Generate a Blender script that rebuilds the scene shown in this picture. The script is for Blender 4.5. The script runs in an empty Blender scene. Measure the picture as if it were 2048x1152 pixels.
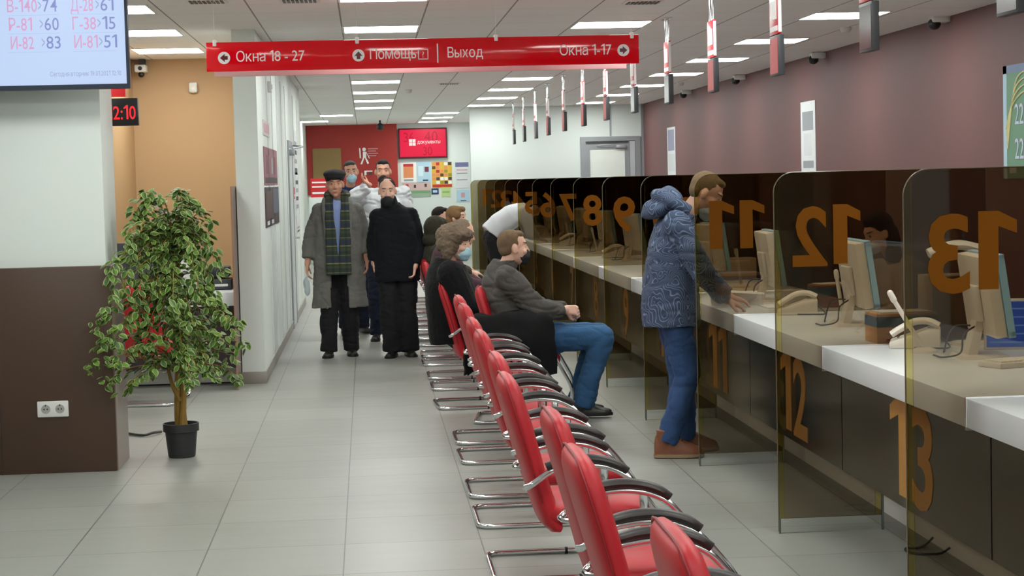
import bpy, bmesh, math, random
from mathutils import Vector, Matrix, noise
R0 = random.Random(7)
SC = bpy.context.scene
COL = SC.collection
# ------------------------------------------------------------------ camera, world, exposure
cam = bpy.data.cameras.new('camera'); cam_o = bpy.data.objects.new('camera', cam); COL.objects.link(cam_o)
cam.sensor_width = 36.0; cam.lens = 36.0 * 3650 / 2048; cam.clip_end = 200; cam.clip_start = .05
RX = Vector((0.99651349, 0.02955773, -0.0780205)); RY = Vector((-0.0796144, 0.05725693, -0.99517998)); RZ = Vector((-0.02494805, 0.99792183, 0.05941052))
m = Matrix((RX, RY, RZ)).to_4x4(); m.translation = Vector((0, 0, 1.62))
cam_o.matrix_world = m
SC.camera = cam_o
SC.view_settings.view_transform = 'Standard'; SC.view_settings.look = 'None'
SC.view_settings.gamma = 1.0; SC.view_settings.use_curve_mapping = False
SC.view_settings.exposure = 0.0
SC.cycles.transparent_max_bounces = 64; SC.cycles.max_bounces = 10; SC.cycles.diffuse_bounces = 5; SC.cycles.glossy_bounces = 4
SC.cycles.sample_clamp_indirect = 6.0
w = bpy.data.worlds.new('world'); SC.world = w; w.use_nodes = True
w.node_tree.nodes['Background'].inputs[0].default_value = (.75, .8, .85, 1); w.node_tree.nodes['Background'].inputs[1].default_value = .05
LAMP = 21.0          # strength of the ceiling light panels

# ------------------------------------------------------------------ materials
def lin(c):
    out = []
    for v in c:
        v /= 255.0
        out.append(v / 12.92 if v <= .04045 else ((v + .055) / 1.055) ** 2.4)
    return out
MATS = {}
def N(nt, t, **kw):
    n = nt.nodes.new(t)
    for k, v in kw.items(): setattr(n, k, v)
    return n
def mat(name, rgb, rough=.5, metal=0.0, var=.06, nscale=6.0, bump=0.0, bscale=60.0, spec=.5, sheen=0.0, coat=0.0):
    if name in MATS: return MATS[name]
    ma = bpy.data.materials.new(name); ma.use_nodes = True; nt = ma.node_tree
    b = nt.nodes['Principled BSDF']; c = lin(rgb)
    b.inputs['Roughness'].default_value = rough; b.inputs['Metallic'].default_value = metal
    b.inputs['Specular IOR Level'].default_value = spec
    if coat: b.inputs['Coat Weight'].default_value = coat; b.inputs['Coat Roughness'].default_value = .15
    if sheen: b.inputs['Sheen Weight'].default_value = sheen
    b.inputs['Base Color'].default_value = (*c, 1)
    tc = N(nt, 'ShaderNodeTexCoord')
    if var:
        nz = N(nt, 'ShaderNodeTexNoise'); nz.inputs['Scale'].default_value = nscale; nz.inputs['Detail'].default_value = 4
        nt.links.new(tc.outputs['Object'], nz.inputs['Vector'])
        mx = N(nt, 'ShaderNodeMix', data_type='RGBA')
        mx.inputs[6].default_value = (*[max(0, v * (1 - var)) for v in c], 1); mx.inputs[7].default_value = (*[min(1, v * (1 + var)) for v in c], 1)
        nt.links.new(nz.outputs['Fac'], mx.inputs[0]); nt.links.new(mx.outputs[2], b.inputs['Base Color'])
    if bump:
        nb = N(nt, 'ShaderNodeTexNoise'); nb.inputs['Scale'].default_value = bscale; nb.inputs['Detail'].default_value = 3
        nt.links.new(tc.outputs['Object'], nb.inputs['Vector'])
        bp = N(nt, 'ShaderNodeBump'); bp.inputs['Strength'].default_value = bump; bp.inputs['Distance'].default_value = .01
        nt.links.new(nb.outputs['Fac'], bp.inputs['Height']); nt.links.new(bp.outputs['Normal'], b.inputs['Normal'])
    MATS[name] = ma
    return ma
def emit(name, rgb, strength):
    if name in MATS: return MATS[name]
    ma = bpy.data.materials.new(name); ma.use_nodes = True; nt = ma.node_tree
    b = nt.nodes['Principled BSDF']; c = lin(rgb)
    b.inputs['Base Color'].default_value = (*[v * .05 for v in c], 1); b.inputs['Roughness'].default_value = .35; b.inputs['Specular IOR Level'].default_value = .25
    b.inputs['Emission Color'].default_value = (*c, 1); b.inputs['Emission Strength'].default_value = strength
    MATS[name] = ma
    return ma
def glass(name, tint, refl=1.0, rough=.02):
    ma = bpy.data.materials.new(name); ma.use_nodes = True; nt = ma.node_tree
    nt.nodes.remove(nt.nodes['Principled BSDF']); out = nt.nodes['Material Output']
    tr = N(nt, 'ShaderNodeBsdfTransparent'); tr.inputs[0].default_value = (*tint, 1)
    gl = N(nt, 'ShaderNodeBsdfGlossy'); gl.inputs['Roughness'].default_value = rough; gl.inputs[0].default_value = (refl, refl, refl, 1)
    fr = N(nt, 'ShaderNodeFresnel'); fr.inputs[0].default_value = 1.45
    mx = N(nt, 'ShaderNodeMixShader'); nt.links.new(fr.outputs[0], mx.inputs[0])
    nt.links.new(tr.outputs[0], mx.inputs[1]); nt.links.new(gl.outputs[0], mx.inputs[2]); nt.links.new(mx.outputs[0], out.inputs[0])
    MATS[name] = ma
    return ma
def grid_mat(name, rgb, line_rgb, px, py, ox, oy, lw, rough=.4, var=.05, spec=.5, streak=False, ycross=1.0):
    """tiles in the XY plane: pitch px,py, lines through ox,oy, joint width lw"""
    ma = mat(name, rgb, rough, var=0, spec=spec); nt = ma.node_tree; b = nt.nodes['Principled BSDF']
    geo = N(nt, 'ShaderNodeNewGeometry'); sx = N(nt, 'ShaderNodeSeparateXYZ'); nt.links.new(geo.outputs['Position'], sx.inputs[0])
    def math_(op, a, bb):
        n = N(nt, 'ShaderNodeMath', operation=op)
        for i, v in enumerate((a, bb)):
            if hasattr(v, 'links'): nt.links.new(v, n.inputs[i])
            else: n.inputs[i].default_value = v
        return n.outputs[0]
    outs = []; ids = []
    for ax, p, o in (('X', px, ox), ('Y', py, oy)):
        t = math_('DIVIDE', math_('SUBTRACT', sx.outputs[ax], o), p)
        f = math_('FRACT', t, 0); d = math_('ABSOLUTE', math_('SUBTRACT', f, .5), 0)
        outs.append(math_('GREATER_THAN', d, .5 - lw / p / 2)); ids.append(math_('FLOOR', t, 0))
    line = math_('MAXIMUM', outs[0], math_('MULTIPLY', outs[1], ycross))
    cv = N(nt, 'ShaderNodeCombineXYZ'); nt.links.new(ids[0], cv.inputs[0]); nt.links.new(ids[1], cv.inputs[1])
    wn = N(nt, 'ShaderNodeTexWhiteNoise', noise_dimensions='2D'); nt.links.new(cv.outputs[0], wn.inputs['Vector'])
    nz = N(nt, 'ShaderNodeTexNoise'); nz.inputs['Scale'].default_value = 2.2; nz.inputs['Detail'].default_value = 6
    mp = N(nt, 'ShaderNodeMapping'); mp.inputs['Scale'].default_value = (1, 5, 1) if streak else (1, 1, 1)
    nt.links.new(geo.outputs['Position'], mp.inputs[0]); nt.links.new(mp.outputs[0], nz.inputs['Vector'])
    s = math_('ADD', math_('MULTIPLY', wn.outputs['Value'], .45), math_('MULTIPLY', nz.outputs['Fac'], .55))
    c = lin(rgb); mx = N(nt, 'ShaderNodeMix', data_type='RGBA')
    mx.inputs[6].default_value = (*[v * (1 - var) for v in c], 1); mx.inputs[7].default_value = (*[v * (1 + var) for v in c], 1)
    nt.links.new(s, mx.inputs[0])
    m2 = N(nt, 'ShaderNodeMix', data_type='RGBA'); nt.links.new(line, m2.inputs[0]); nt.links.new(mx.outputs[2], m2.inputs[6])
    m2.inputs[7].default_value = (*lin(line_rgb), 1); nt.links.new(m2.outputs[2], b.inputs['Base Color'])
    r2 = N(nt, 'ShaderNodeMapRange'); r2.inputs['To Min'].default_value = rough - .06; r2.inputs['To Max'].default_value = rough + .08
    nt.links.new(nz.outputs['Fac'], r2.inputs['Value']); nt.links.new(r2.outputs[0], b.inputs['Roughness'])
    return ma

M_floor = grid_mat('floor_tile', (147, 148, 141), (98, 98, 92), .611, .632, -.142, 7.535, .006, rough=.36, var=.09, streak=True)
M_ceil = grid_mat('ceiling_tile', (243, 239, 238), (160, 153, 150), .636, .636, -.158, 15.57, .012, rough=.9, var=.03, spec=.1, ycross=.3)
M_white = mat('white_paint', (223, 230, 225), .55, var=.03, nscale=.8)
M_white2 = mat('white_paint_far', (218, 225, 222), .6, var=.03, nscale=.7)
M_tan = mat('tan_paint', (186, 151, 112), .6, var=.04, nscale=.6)
M_maroon = mat('maroon_paint', (110, 70, 69), .6, var=.06, nscale=.5)
M_brown = mat('brown_laminate', (72, 51, 38), .42, var=.08, nscale=2)
M_redwall = mat('red_paint', (168, 44, 38), .55, var=.05)
M_skirt = mat('grey_stone_skirting', (150, 146, 138), .45, var=.08)
M_trim = mat('grey_aluminium', (160, 163, 168), .4, metal=.5, var=.03)
M_chrome = mat('chrome', (222, 224, 226), .12, metal=1.0, var=0)
M_redleather = mat('red_leatherette', (180, 24, 36), .47, var=.06, nscale=4, bump=.08, bscale=300, spec=.45)
M_reddark = mat('dark_red_piping', (140, 16, 26), .5, var=.05)
M_blackpad = mat('dark_brown_polyurethane', (42, 35, 34), .42, var=.1)
M_black = mat('black_plastic', (22, 22, 24), .4, var=.05)
M_dkgrey = mat('dark_grey_plastic', (58, 60, 64), .45, var=.05)
M_redsign = mat('red_sign_face', (226, 4, 24), .09, var=.02)
M_pinkund = mat('pale_pink_acrylic', (235, 190, 192), .4, var=.03)
M_signwhite = mat('sign_white', (245, 240, 240), .45, var=0)
M_worktop = mat('white_worktop', (222, 226, 228), .3, var=.02)
M_kick = mat('white_kick_board', (242, 240, 234), .35, var=.03)
M_front = mat('black_counter_glass', (26, 22, 15), .14, var=.25, nscale=1.2, coat=.3)
M_orange = mat('orange_brown_film', (102, 58, 6), .8, var=.05, spec=.08)
M_numfront = mat('ochre_film', (176, 124, 50), .4, var=.06)
M_glass = glass('bronze_glass', (.635, .585, .50))
M_clear = glass('clear_glass_strip', (.97, .99, .98))
M_yellow = glass('yellow_edge_band', (.66, .61, .36))
M_edge = mat('polished_glass_edge', (104, 92, 76), .2, var=.05)
M_offwhite = mat('cream_plastic', (214, 204, 190), .4, var=.04)
M_bluefilm = mat('pale_blue_film', (150, 196, 224), .35, var=.05)
M_paper = mat('white_paper', (238, 238, 236), .8, var=.02)
M_lightpanel = emit('ceiling_light_diffuser', (250, 255, 250), LAMP)
M_lightframe = mat('white_enamel', (226, 226, 224), .5, var=.02)

# ------------------------------------------------------------------ mesh builder
class MB:
    def __init__(s): s.bm = bmesh.new(); s.mi = 0
    def _set(s, n):
        s.bm.faces.ensure_lookup_table()
        if s.mi:
            for f in s.bm.faces[n:]: f.material_index = s.mi
    def box(s, x0, x1, y0, y1, z0, z1, bev=0.0, seg=2):
        n = len(s.bm.faces)
        r = bmesh.ops.create_cube(s.bm, size=1.0)
        vs = r['verts']
        for v in vs:
            v.co = Vector((x0 + (v.co.x + .5) * (x1 - x0), y0 + (v.co.y + .5) * (y1 - y0), z0 + (v.co.z + .5) * (z1 - z0)))
        if bev:
            es = list({e for v in vs for e in v.link_edges})
            bmesh.ops.bevel(s.bm, geom=es, offset=bev, segments=seg, profile=.5, affect='EDGES')
        s._set(n); return s
    def loft(s, rings, closed=False, caps=True):
        n = len(s.bm.faces)
        vr = [[s.bm.verts.new(p) for p in ring] for ring in rings]
        k = len(vr[0]); pairs = list(zip(vr, vr[1:]))
        if closed: pairs.append((vr[-1], vr[0]))
        for a, b in pairs:
            for i in range(k):
                j = (i + 1) % k
                s.bm.faces.new((a[i], a[j], b[j], b[i]))
        if caps and not closed:
            s.bm.faces.new(list(reversed(vr[0]))); s.bm.faces.new(vr[-1])
        s._set(n); return s
    def tube(s, pts, r, seg=10, closed=False, r2=None, caps=True):
        """sweep of an ellipse (r sideways, r2 along the frame normal) on a polyline"""
        pts = [Vector(p) for p in pts]; n = len(pts); rings = []; nor = None
        rr = r if isinstance(r, (list, tuple)) else [r] * n
        for i, p in enumerate(pts):
            a = pts[i - 1] if (i > 0 or closed) else p; b = pts[(i + 1) % n] if (i < n - 1 or closed) else p
            t = (b - a).normalized()
            if nor is None:
                ref = Vector((0, 0, 1)) if abs(t.z) < .9 else Vector((1, 0, 0))
                nor = (ref - t * ref.dot(t)).normalized()
            else: nor = (nor - t * nor.dot(t)).normalized()
            bi = t.cross(nor); q2 = r2 if r2 else rr[i]
            rings.append([p + bi * math.cos(2 * math.pi * j / seg) * rr[i] + nor * math.sin(2 * math.pi * j / seg) * q2 for j in range(seg)])
        return s.loft(rings, closed, caps)
    def cyl(s, p0, p1, r, seg=14, r1=None): return s.tube([p0, p1], [r, r if r1 is None else r1], seg)
    def ell(s, c, rad, rot=None, sub=3):
        n = len(s.bm.faces)
        mt = Matrix.Translation(Vector(c)) @ (rot.to_4x4() if rot else Matrix()) @ Matrix.Diagonal((*rad, 1))
        bmesh.ops.create_icosphere(s.bm, subdivisions=sub, radius=1.0, matrix=mt)
        s._set(n); return s
    def capsule(s, p0, r0, p1, r1, seg=12, hs=3):
        p0 = Vector(p0); p1 = Vector(p1); t = (p1 - p0)
        if t.length < 1e-5: return s.ell(p0, (r0,) * 3)
        t.normalize(); ref = Vector((0, 0, 1)) if abs(t.z) < .9 else Vector((1, 0, 0))
        u = t.cross(ref).normalized(); v = t.cross(u); rings = []
        def ring(c, r): return [c + (u * math.cos(2 * math.pi * j / seg) + v * math.sin(2 * math.pi * j / seg)) * r for j in range(seg)]
        for i in range(hs + 1):
            a = math.pi / 2 * (1 - i / hs) * .97; rings.append(ring(p0 - t * r0 * math.sin(a), r0 * math.cos(a)))
        for i in range(hs + 1):
            a = math.pi / 2 * (i / hs) * .97; rings.append(ring(p1 + t * r1 * math.sin(a), r1 * math.cos(a)))
        return s.loft([list(reversed(q)) for q in rings])
    def lathe(s, prof, c=(0, 0, 0), seg=28):
        c = Vector(c)
        return s.loft([[c + Vector((r * math.cos(2 * math.pi * j / seg), r * math.sin(2 * math.pi * j / seg), z)) for j in range(seg)] for r, z in prof])
    def prism(s, poly, fn, d0, d1):
        """2-D outline extruded: fn(u, v, d) -> point"""
        n = len(s.bm.faces)
        a = [s.bm.verts.new(fn(u, v, d0)) for u, v in poly]; b = [s.bm.verts.new(fn(u, v, d1)) for u, v in poly]; k = len(poly)
        s.bm.faces.new(a); s.bm.faces.new(list(reversed(b)))
        for i in range(k):
            j = (i + 1) % k; s.bm.faces.new((a[j], a[i], b[i], b[j]))
        bmesh.ops.recalc_face_normals(s.bm, faces=s.bm.faces[:]) if n == 0 else None
        s._set(n); return s
    def quad(s, pts):
        n = len(s.bm.faces); s.bm.faces.new([s.bm.verts.new(p) for p in pts]); s._set(n); return s
    def mesh(s, name, mats, smooth=40):
        me = bpy.data.meshes.new(name); s.bm.normal_update(); s.bm.to_mesh(me); s.bm.free()
        for q in (mats if isinstance(mats, (list, tuple)) else [mats]): me.materials.append(q)
        if smooth:
            me.polygons.foreach_set('use_smooth', [True] * len(me.polygons)); me.set_sharp_from_angle(angle=math.radians(smooth))
        return me
    def build(s, name, mats, parent=None, smooth=40, world=False):
        o = bpy.data.objects.new(name, None if False else s.mesh(name, mats, smooth)); COL.objects.link(o)
        if parent:
            o.parent = parent
            if world:
                p = parent
                off = Vector((0, 0, 0))
                while p: off += p.location; p = p.parent
                o.data.transform(Matrix.Translation(-off))
        return o
def tag(o, label=None, cat=None, group=None, kind=None):
    if label: o['label'] = label
    if cat: o['category'] = cat
    if group: o['group'] = group
    if kind: o['kind'] = kind
    return o
def thing(name, label, cat, loc=(0, 0, 0), rz=0.0, group=None):
    o = bpy.data.objects.new(name, None); COL.objects.link(o); o.location = loc; o.rotation_euler = (0, 0, rz); o.empty_display_size = .1
    return tag(o, label, cat, group)
def struct(name, mb, m, label=None, smooth=40, parent=None):
    o = mb.build(name, m, parent, smooth)
    if not parent: o['kind'] = 'structure'
    if label: o['label'] = label; o['category'] = name.split('_')[0]
    return o
def copy_tree(o, parent=None):
    c = o.copy(); COL.objects.link(c); c.parent = parent
    for ch in list(o.children): copy_tree(ch, c)
    return c
GLYPH = {}
def glyph(ch, bold):
    """one character as a flat unit-size mesh (1 gets a flag and no foot)"""
    k = (ch, round(bold, 4))
    if k in GLYPH: return GLYPH[k]
    if ch == '1':
        t = .055 + bold; hh = .729
        me = MB().prism([(.0, .545 - bold * .6), (.0, .60 + bold), (.20 - t * .2, hh), (.20 + 2 * t - t * .2, hh), (.20 + 2 * t - t * .2, 0), (.20 - t * .2, 0), (.20 - t * .2, .60 - bold * .3)], lambda u, v, d: Vector((u, v, d)), -1, 1).mesh('glyph', M_white, 0)
    elif ch in 'ньы':        # drawn from strokes
        P = lambda u, v, d: Vector((u, v, d)); q = MB()
        def bar(x0, x1, y0, y1): q.prism([(x0, y0), (x1, y0), (x1, y1), (x0, y1)], P, -1, 1)
        bar(.075, .160, 0, .542)
        if ch == 'н': bar(.424, .509, 0, .542); bar(.150, .434, .235, .315)
        else:
            q.prism([(.15, .325)] + arc(.29, .1625, .1625, 90, -90, 10) + [(.15, 0), (.15, .075)] + arc(.285, .1625, .0875, -90, 90, 10) + [(.15, .25)], P, -1, 1)
            if ch == 'ы': bar(.54, .625, 0, .542)
        bmesh.ops.recalc_face_normals(q.bm, faces=q.bm.faces[:]); me = q.mesh('glyph', M_white, 0)
    else:
        cu = bpy.data.curves.new('lettering', 'FONT'); cu.body = ch; cu.size = 1.0; cu.dimensions = '2D'; cu.fill_mode = 'BOTH'; cu.offset = bold * .55; cu.resolution_u = 3
        o = bpy.data.objects.new('lettering', cu); COL.objects.link(o); bpy.context.view_layer.update()
        me = bpy.data.meshes.new_from_object(o.evaluated_get(bpy.context.evaluated_depsgraph_get()))
        bpy.data.objects.remove(o); bpy.data.curves.remove(cu)
        fb = bmesh.new(); fb.from_mesh(me); bmesh.ops.remove_doubles(fb, verts=fb.verts[:], dist=1e-5)
        for v in fb.verts: v.co.z = -1
        ex = bmesh.ops.extrude_face_region(fb, geom=fb.faces[:])
        for v in ex['geom']:
            if isinstance(v, bmesh.types.BMVert): v.co.z = 1
        bmesh.ops.recalc_face_normals(fb, faces=fb.faces[:]); fb.to_mesh(me); fb.free()
    xs = [v.co.x for v in me.vertices]; GLYPH[k] = (me, min(xs), max(xs)); return GLYPH[k]
def text_mesh(body, size, depth=.001, align='CENTER', bold=0.0, scale_x=.86, fit=None, gap=.085):
    """lettering as a mesh lying in XY, facing +Z, baseline at y = 0"""
    bm = bmesh.new(); x = 0
    for ch in body:
        if ch == ' ': x += .24; continue
        me, a, b = glyph(ch, bold); m2 = me.copy(); m2.transform(Matrix.Translation((x - a, 0, 0))); bm.from_mesh(m2); bpy.data.meshes.remove(m2); x += b - a + gap
    x -= gap; k = fit / x if fit else size * scale_x
    off = {'LEFT': 0, 'CENTER': -x * k / 2, 'RIGHT': -x * k}[align]
    for v in bm.verts: v.co = Vector((v.co.x * k + off, v.co.y * size, v.co.z * depth))
    me = bpy.data.meshes.new('lettering'); bm.to_mesh(me); bm.free(); return me
def lettering(name, items, m, parent):
    """items: (body, size, matrix in parent space[, kwargs]); all joined as one mesh part"""
    bm = bmesh.new()
    for it in items:
        me = text_mesh(it[0], it[1], **(it[3] if len(it) > 3 else {})); me.transform(it[2]); bm.from_mesh(me); bpy.data.meshes.remove(me)
    for f in bm.faces: f.smooth = False
    me = bpy.data.meshes.new(name); bm.to_mesh(me); bm.free(); me.materials.append(m)
    o = bpy.data.objects.new(name, me); COL.objects.link(o); o.parent = parent
    return o
def frame_mat(xa, ya, origin):
    xa = Vector(xa).normalized(); ya = Vector(ya).normalized(); za = xa.cross(ya)
    mt = Matrix((xa, ya, za)).transposed().to_4x4(); mt.translation = Vector(origin); return mt
def FACE_CAM(x, y, z): return frame_mat((1, 0, 0), (0, 0, 1), (x, y, z))          # readable when looking along +Y
def FACE_AISLE(x, y, z): return frame_mat((0, -1, 0), (0, 0, 1), (x, y, z))       # readable when looking along +X
def FACE_EAST(x, y, z): return frame_mat((0, 1, 0), (0, 0, 1), (x, y, z))         # readable when looking along -X
def FACE_BACK(x, y, z): return frame_mat((-1, 0, 0), (0, 0, 1), (x, y, z))        # readable when looking along -Y
def arc(cx, cy, r, a0, a1, n=8):
    return [(cx + r * math.cos(math.radians(a0 + (a1 - a0) * i / n)), cy + r * math.sin(math.radians(a0 + (a1 - a0) * i / n))) for i in range(n + 1)]
def round_path(pts, r, n=5):
    """round the inner corners of a polyline"""
    pts = [Vector(p) for p in pts]; out = [pts[0]]
    for a, p, b in zip(pts, pts[1:], pts[2:]):
        d0 = (a - p); d1 = (b - p); q = min(r, d0.length * .49, d1.length * .49); s = p + d0.normalized() * q; e = p + d1.normalized() * q
        for i in range(n + 1):
            t = i / n; out.append(s * (1 - t) ** 2 + p * 2 * t * (1 - t) + e * t * t)
    out.append(pts[-1]); return out
def smooth_path(pts, n=5):
    """Catmull-Rom through the points"""
    P = [Vector(p) for p in pts]; P = [P[0] * 2 - P[1]] + P + [P[-1] * 2 - P[-2]]; out = []
    for i in range(1, len(P) - 2):
        for k in range(n):
            t = k / n; a, b, c, d = P[i - 1:i + 3]
            out.append(.5 * (2 * b + (c - a) * t + (2 * a - 5 * b + 4 * c - d) * t * t + (3 * b - a - 3 * c + d) * t ** 3))
    out.append(P[-2]); return out
ORD = ['first', 'second', 'third', 'fourth', 'fifth', 'sixth', 'seventh', 'eighth', 'ninth', 'tenth', 'eleventh', 'twelfth', 'thirteenth', 'fourteenth', 'fifteenth', 'sixteenth', 'seventeenth', 'eighteenth', 'nineteenth', 'twentieth', 'twenty-first', 'twenty-second', 'twenty-third', 'twenty-fourth', 'twenty-fifth', 'twenty-sixth']
# ------------------------------------------------------------------ the setting
H = 2.89
struct('floor', MB().box(-4.6, 4.96, -3, 40.2, -.1, 0), M_floor)
struct('ceiling', MB().box(-4.6, 4.96, -3, 40.2, H, H + .1), M_ceil)
struct('wall_right', MB().box(4.90, 5.05, -3, 32.2, 0, H), M_maroon)
struct('wall_far_right', MB().box(1.84, 4.90, 32.0, 32.2, 0, H).box(2.40, 2.55, 32.2, 40.0, 0, H), M_white2)
struct('wall_far', MB().box(-1.5, 2.55, 40.0, 40.2, 0, H), M_white2)
struct('wall_red', MB().box(-1.262, .70, 39.93, 40.0, 1.38, H - .002), M_redwall)
struct('wall_corridor', MB().box(-1.055, -.868, 15.03, 24.85, 0, H).box(-1.42, -1.055, 24.65, 24.85, 0, H).box(-1.42, -1.27, 24.85, 40.0, 0, H), M_white)
struct('baseboard_corridor', MB().box(-1.062, -.858, 15.018, 24.86, 0, .098, .002), M_skirt)
struct('wall_back', MB().box(-2.45, -1.055, 18.35, 18.5, 0, H), M_tan)
struct('wall_alcove', MB().box(-2.45, -2.27, 15.9, 18.35, 0, H).box(-4.6, -2.45, 15.9, 16.05, 0, H), M_tan)
struct('wall_left', MB().box(-4.75, -4.6, -3, 16, 0, H), M_white)
struct('wall_near', MB().box(-4.6, 5.05, -3.15, -3, 0, H), M_white)
# pillar: white shaft with a brown laminate cladding below
struct('wall_pillar', MB().box(-2.75, -1.502, 10.63, 11.12, 0, H, .004), M_white)
struct('trim_pillar', MB().box(-2.78, -1.478, 10.585, 11.10, 0, 1.185, .004), M_brown)
struct('trim_pillar_side', MB().box(-1.502, -1.490, 10.60, 11.125, 0, 1.18).box(-1.478, -1.472, 10.605, 11.095, 0, 1.183), mat('grey_brown_side', (134, 116, 106), .3))
struct('trim_pillar_strip', MB().box(-2.128, -2.122, 10.580, 10.586, 0.0, .55), mat('dark_brown_strip', (58, 42, 34), .5))
# corridor wall vertical panel joints (shallow strips)
for i, yy in enumerate((16.5, 17.35, 18.3, 19.25, 20.2, 22.4, 23.6)):
    struct('trim_%d' % (i + 1), MB().box(-.868, -.862, yy, yy + .06, .1, 2.7), mat('joint_strip_grey', (212, 217, 216), .5))
# far door in the white end wall
d = MB()
d.box(3.775, 3.86, 31.95, 32.0, 0, 2.33).box(4.745, 4.835, 31.95, 32.0, 0, 2.33).box(3.86, 4.745, 31.95, 32.0, 2.25, 2.33)
dr = struct('door_1', d, M_trim)
lf = MB(); lf.box(3.86, 3.94, 31.955, 31.99, 0.02, 2.24).box(4.555, 4.64, 31.955, 31.99, .02, 2.24).box(3.94, 4.555, 31.955, 31.99, 2.11, 2.24)
lf.build('door_leaf', M_trim, dr)
MB().box(3.94, 4.555, 31.965, 31.98, .02, 2.11).build('door_pane', mat('frosted_pane', (226, 230, 224), .4), dr)
MB().box(4.645, 4.74, 31.96, 31.985, .02, 2.24).build('side_jamb', mat('light_grey_metal', (186, 189, 194), .4), dr)
MB().box(3.87, 4.62, 31.93, 31.95, 2.215, 2.24).build('threshold_gap', M_dkgrey, dr)
c = MB(); c.box(4.40, 4.58, 31.90, 31.955, 2.12, 2.175, .005).tube([(4.45, 31.91, 2.18), (4.2, 31.88, 2.19), (4.06, 31.93, 2.17)], .01); c.build('door_closer', M_trim, dr)
struct('trim_corner', MB().box(4.30, 4.33, 31.985, 32.0, 2.34, H).box(4.86, 4.90, 31.96, 32.0, 0, H), M_trim)
# tan opening panel in the red wall
tag(MB().box(-1.137, -.52, 39.895, 39.929, 1.39, 2.39).build('notice_board', mat('olive_tan_board', (150, 122, 78), .7)), 'plain olive-tan board on the red end wall', 'board')

# ------------------------------------------------------------------ ceiling lights and vents
def rowname(x): return {-1.79: 'left', .16: 'middle', 2.07: 'centre-right', 3.93: 'right', 1.46: 'far', -.51: 'far', -1.03: 'far'}[x]
proto = thing('ceiling_light', 'x', 'ceiling light', (0, 0, H), group='square ceiling light panels')
MB().box(-.318, .318, -.318, -.30, -.006, 0).box(-.318, .318, .30, .318, -.006, 0).box(-.318, -.30, -.3, .3, -.006, 0).box(.30, .318, -.3, .3, -.006, 0).build('frame', M_lightframe, proto)
MB().box(-.30, .30, -.30, .30, -.004, 0).build('diffuser', M_lightpanel, proto)
LIGHTS = []
for k in range(-6, 7): LIGHTS.append((.16, 15.25 + 2.65 * k))
for k in range(-6, 7): LIGHTS.append((2.07, 15.2 + 2.65 * k))
for k in range(-6, 7): LIGHTS.append((3.93, 14.75 + 2.7 * k))
for k in (-6, -5, -4, -3, -2, -1, 0, 1, 2): LIGHTS.append((-1.79, 13.2 + 2.0 * k))  # panels nearer than the alcove are added out of view, brightening the pillar
for y in (34.2, 36.6, 39.0): LIGHTS.append((1.46, y))
LIGHTS += [(-.51, 34.3), (-1.03, 37.3)]
SEEN = {}
for (x, y) in LIGHTS:
    if x == -1.79 and (y < 3 or 4 < y < 6): continue
    o = proto if not SEEN else copy_tree(proto)
    rn = rowname(x); SEEN[rn] = SEEN.get(rn, 0) + 1
    o.location = (x, y, H)
    if y < 12 and x != -1.79 or y < 11: o['label'] = 'square white ceiling light panel over the near part of the hall'; o['group'] = 'ceiling light panels over the near hall'
    else:
        rows = {.16: 'above the walkway', 2.07: 'above the counter edge', 3.93: 'beside the maroon wall', -1.79: 'near the tan wall', 1.46: 'before the red screen', -.51: 'above the red end wall', -1.03: 'in the far left corner of the ceiling'}
        q = [yy for xx, yy in LIGHTS if xx == x and yy >= (11 if x == -1.79 else 12)].index(y)
        if x in (-.51, -1.03): o['label'] = 'bright square ceiling light panel ' + rows[x]
        else: o['label'] = 'square ceiling light in the row %s, %s from the camera' % (rows[x], ORD[q])
VENTS = [((-1.05, 12.7), 'left of the walkway'), ((-.42, 12.75), 'just left of the middle light row'), ((.78, 12.6), 'right of the middle light row'), ((2.05, 13.3), 'right of the long red sign'), ((1.12, 23.9), 'far along the hall')]
pv = None
for (x, y), tx in VENTS:
    if pv is None:
        pv = thing('air_vent', 'x', 'vent', (x, y, H), group='slotted ceiling vents')
        MB().box(-.14, .14, -.12, .12, -.008, 0, .002).build('frame', M_lightframe, pv)
        sl = MB()
        for i in range(8): sl.box(-.115 + i * .03, -.095 + i * .03, -.095, .095, -.012, -.007)
        sl.build('slats', M_black, pv); o = pv
    else: o = copy_tree(pv); o.location = (x, y, H)
    o['label'] = 'dark slotted ceiling vent ' + tx
# dome cameras along the right wall, detectors
pc = None
for i, (y, z, tx) in enumerate([(15.05, 2.85, 'nearest of the four'), (19.2, 2.83, 'second from the camera'), (23.3, 2.835, 'third from the camera'), (27.2, 2.84, 'farthest of the four')]):
    if pc is None:
        pc = thing('dome_camera', 'x', 'camera', (4.80, y, z), group='cameras along the maroon wall')
        MB().box(-.05, .10, -.07, .07, -.01, .05, .01).build('housing', M_lightframe, pc)
        MB().ell((-.02, 0, -.02), (.055, .055, .05)).build('dome', M_black, pc); o = pc
    else: o = copy_tree(pc); o.location = (4.80, y, z)
    o['label'] = 'small white and black dome camera atop the maroon wall, ' + tx
pd = None
for (x, y, tx) in [(4.28, 16.0, 'near the right light row'), (4.34, 24.9, 'far along the right light row'), (.62, 25.3, 'beside the middle light row')]:
    if pd is None:
        pd = thing('smoke_detector', 'x', 'detector', (x, y, H), group='ceiling smoke detectors')
        MB().lathe([(.05, 0), (.05, -.02), (.035, -.045), (.012, -.05)]).build('housing', M_lightframe, pd)
        MB().lathe([(.036, -.03), (.04, -.034), (.036, -.04)]).build('sensor_ring', M_dkgrey, pd); o = pd
    else: o = copy_tree(pd); o.location = (x, y, H)
    o['label'] = 'small round smoke detector on the ceiling ' + tx
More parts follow.
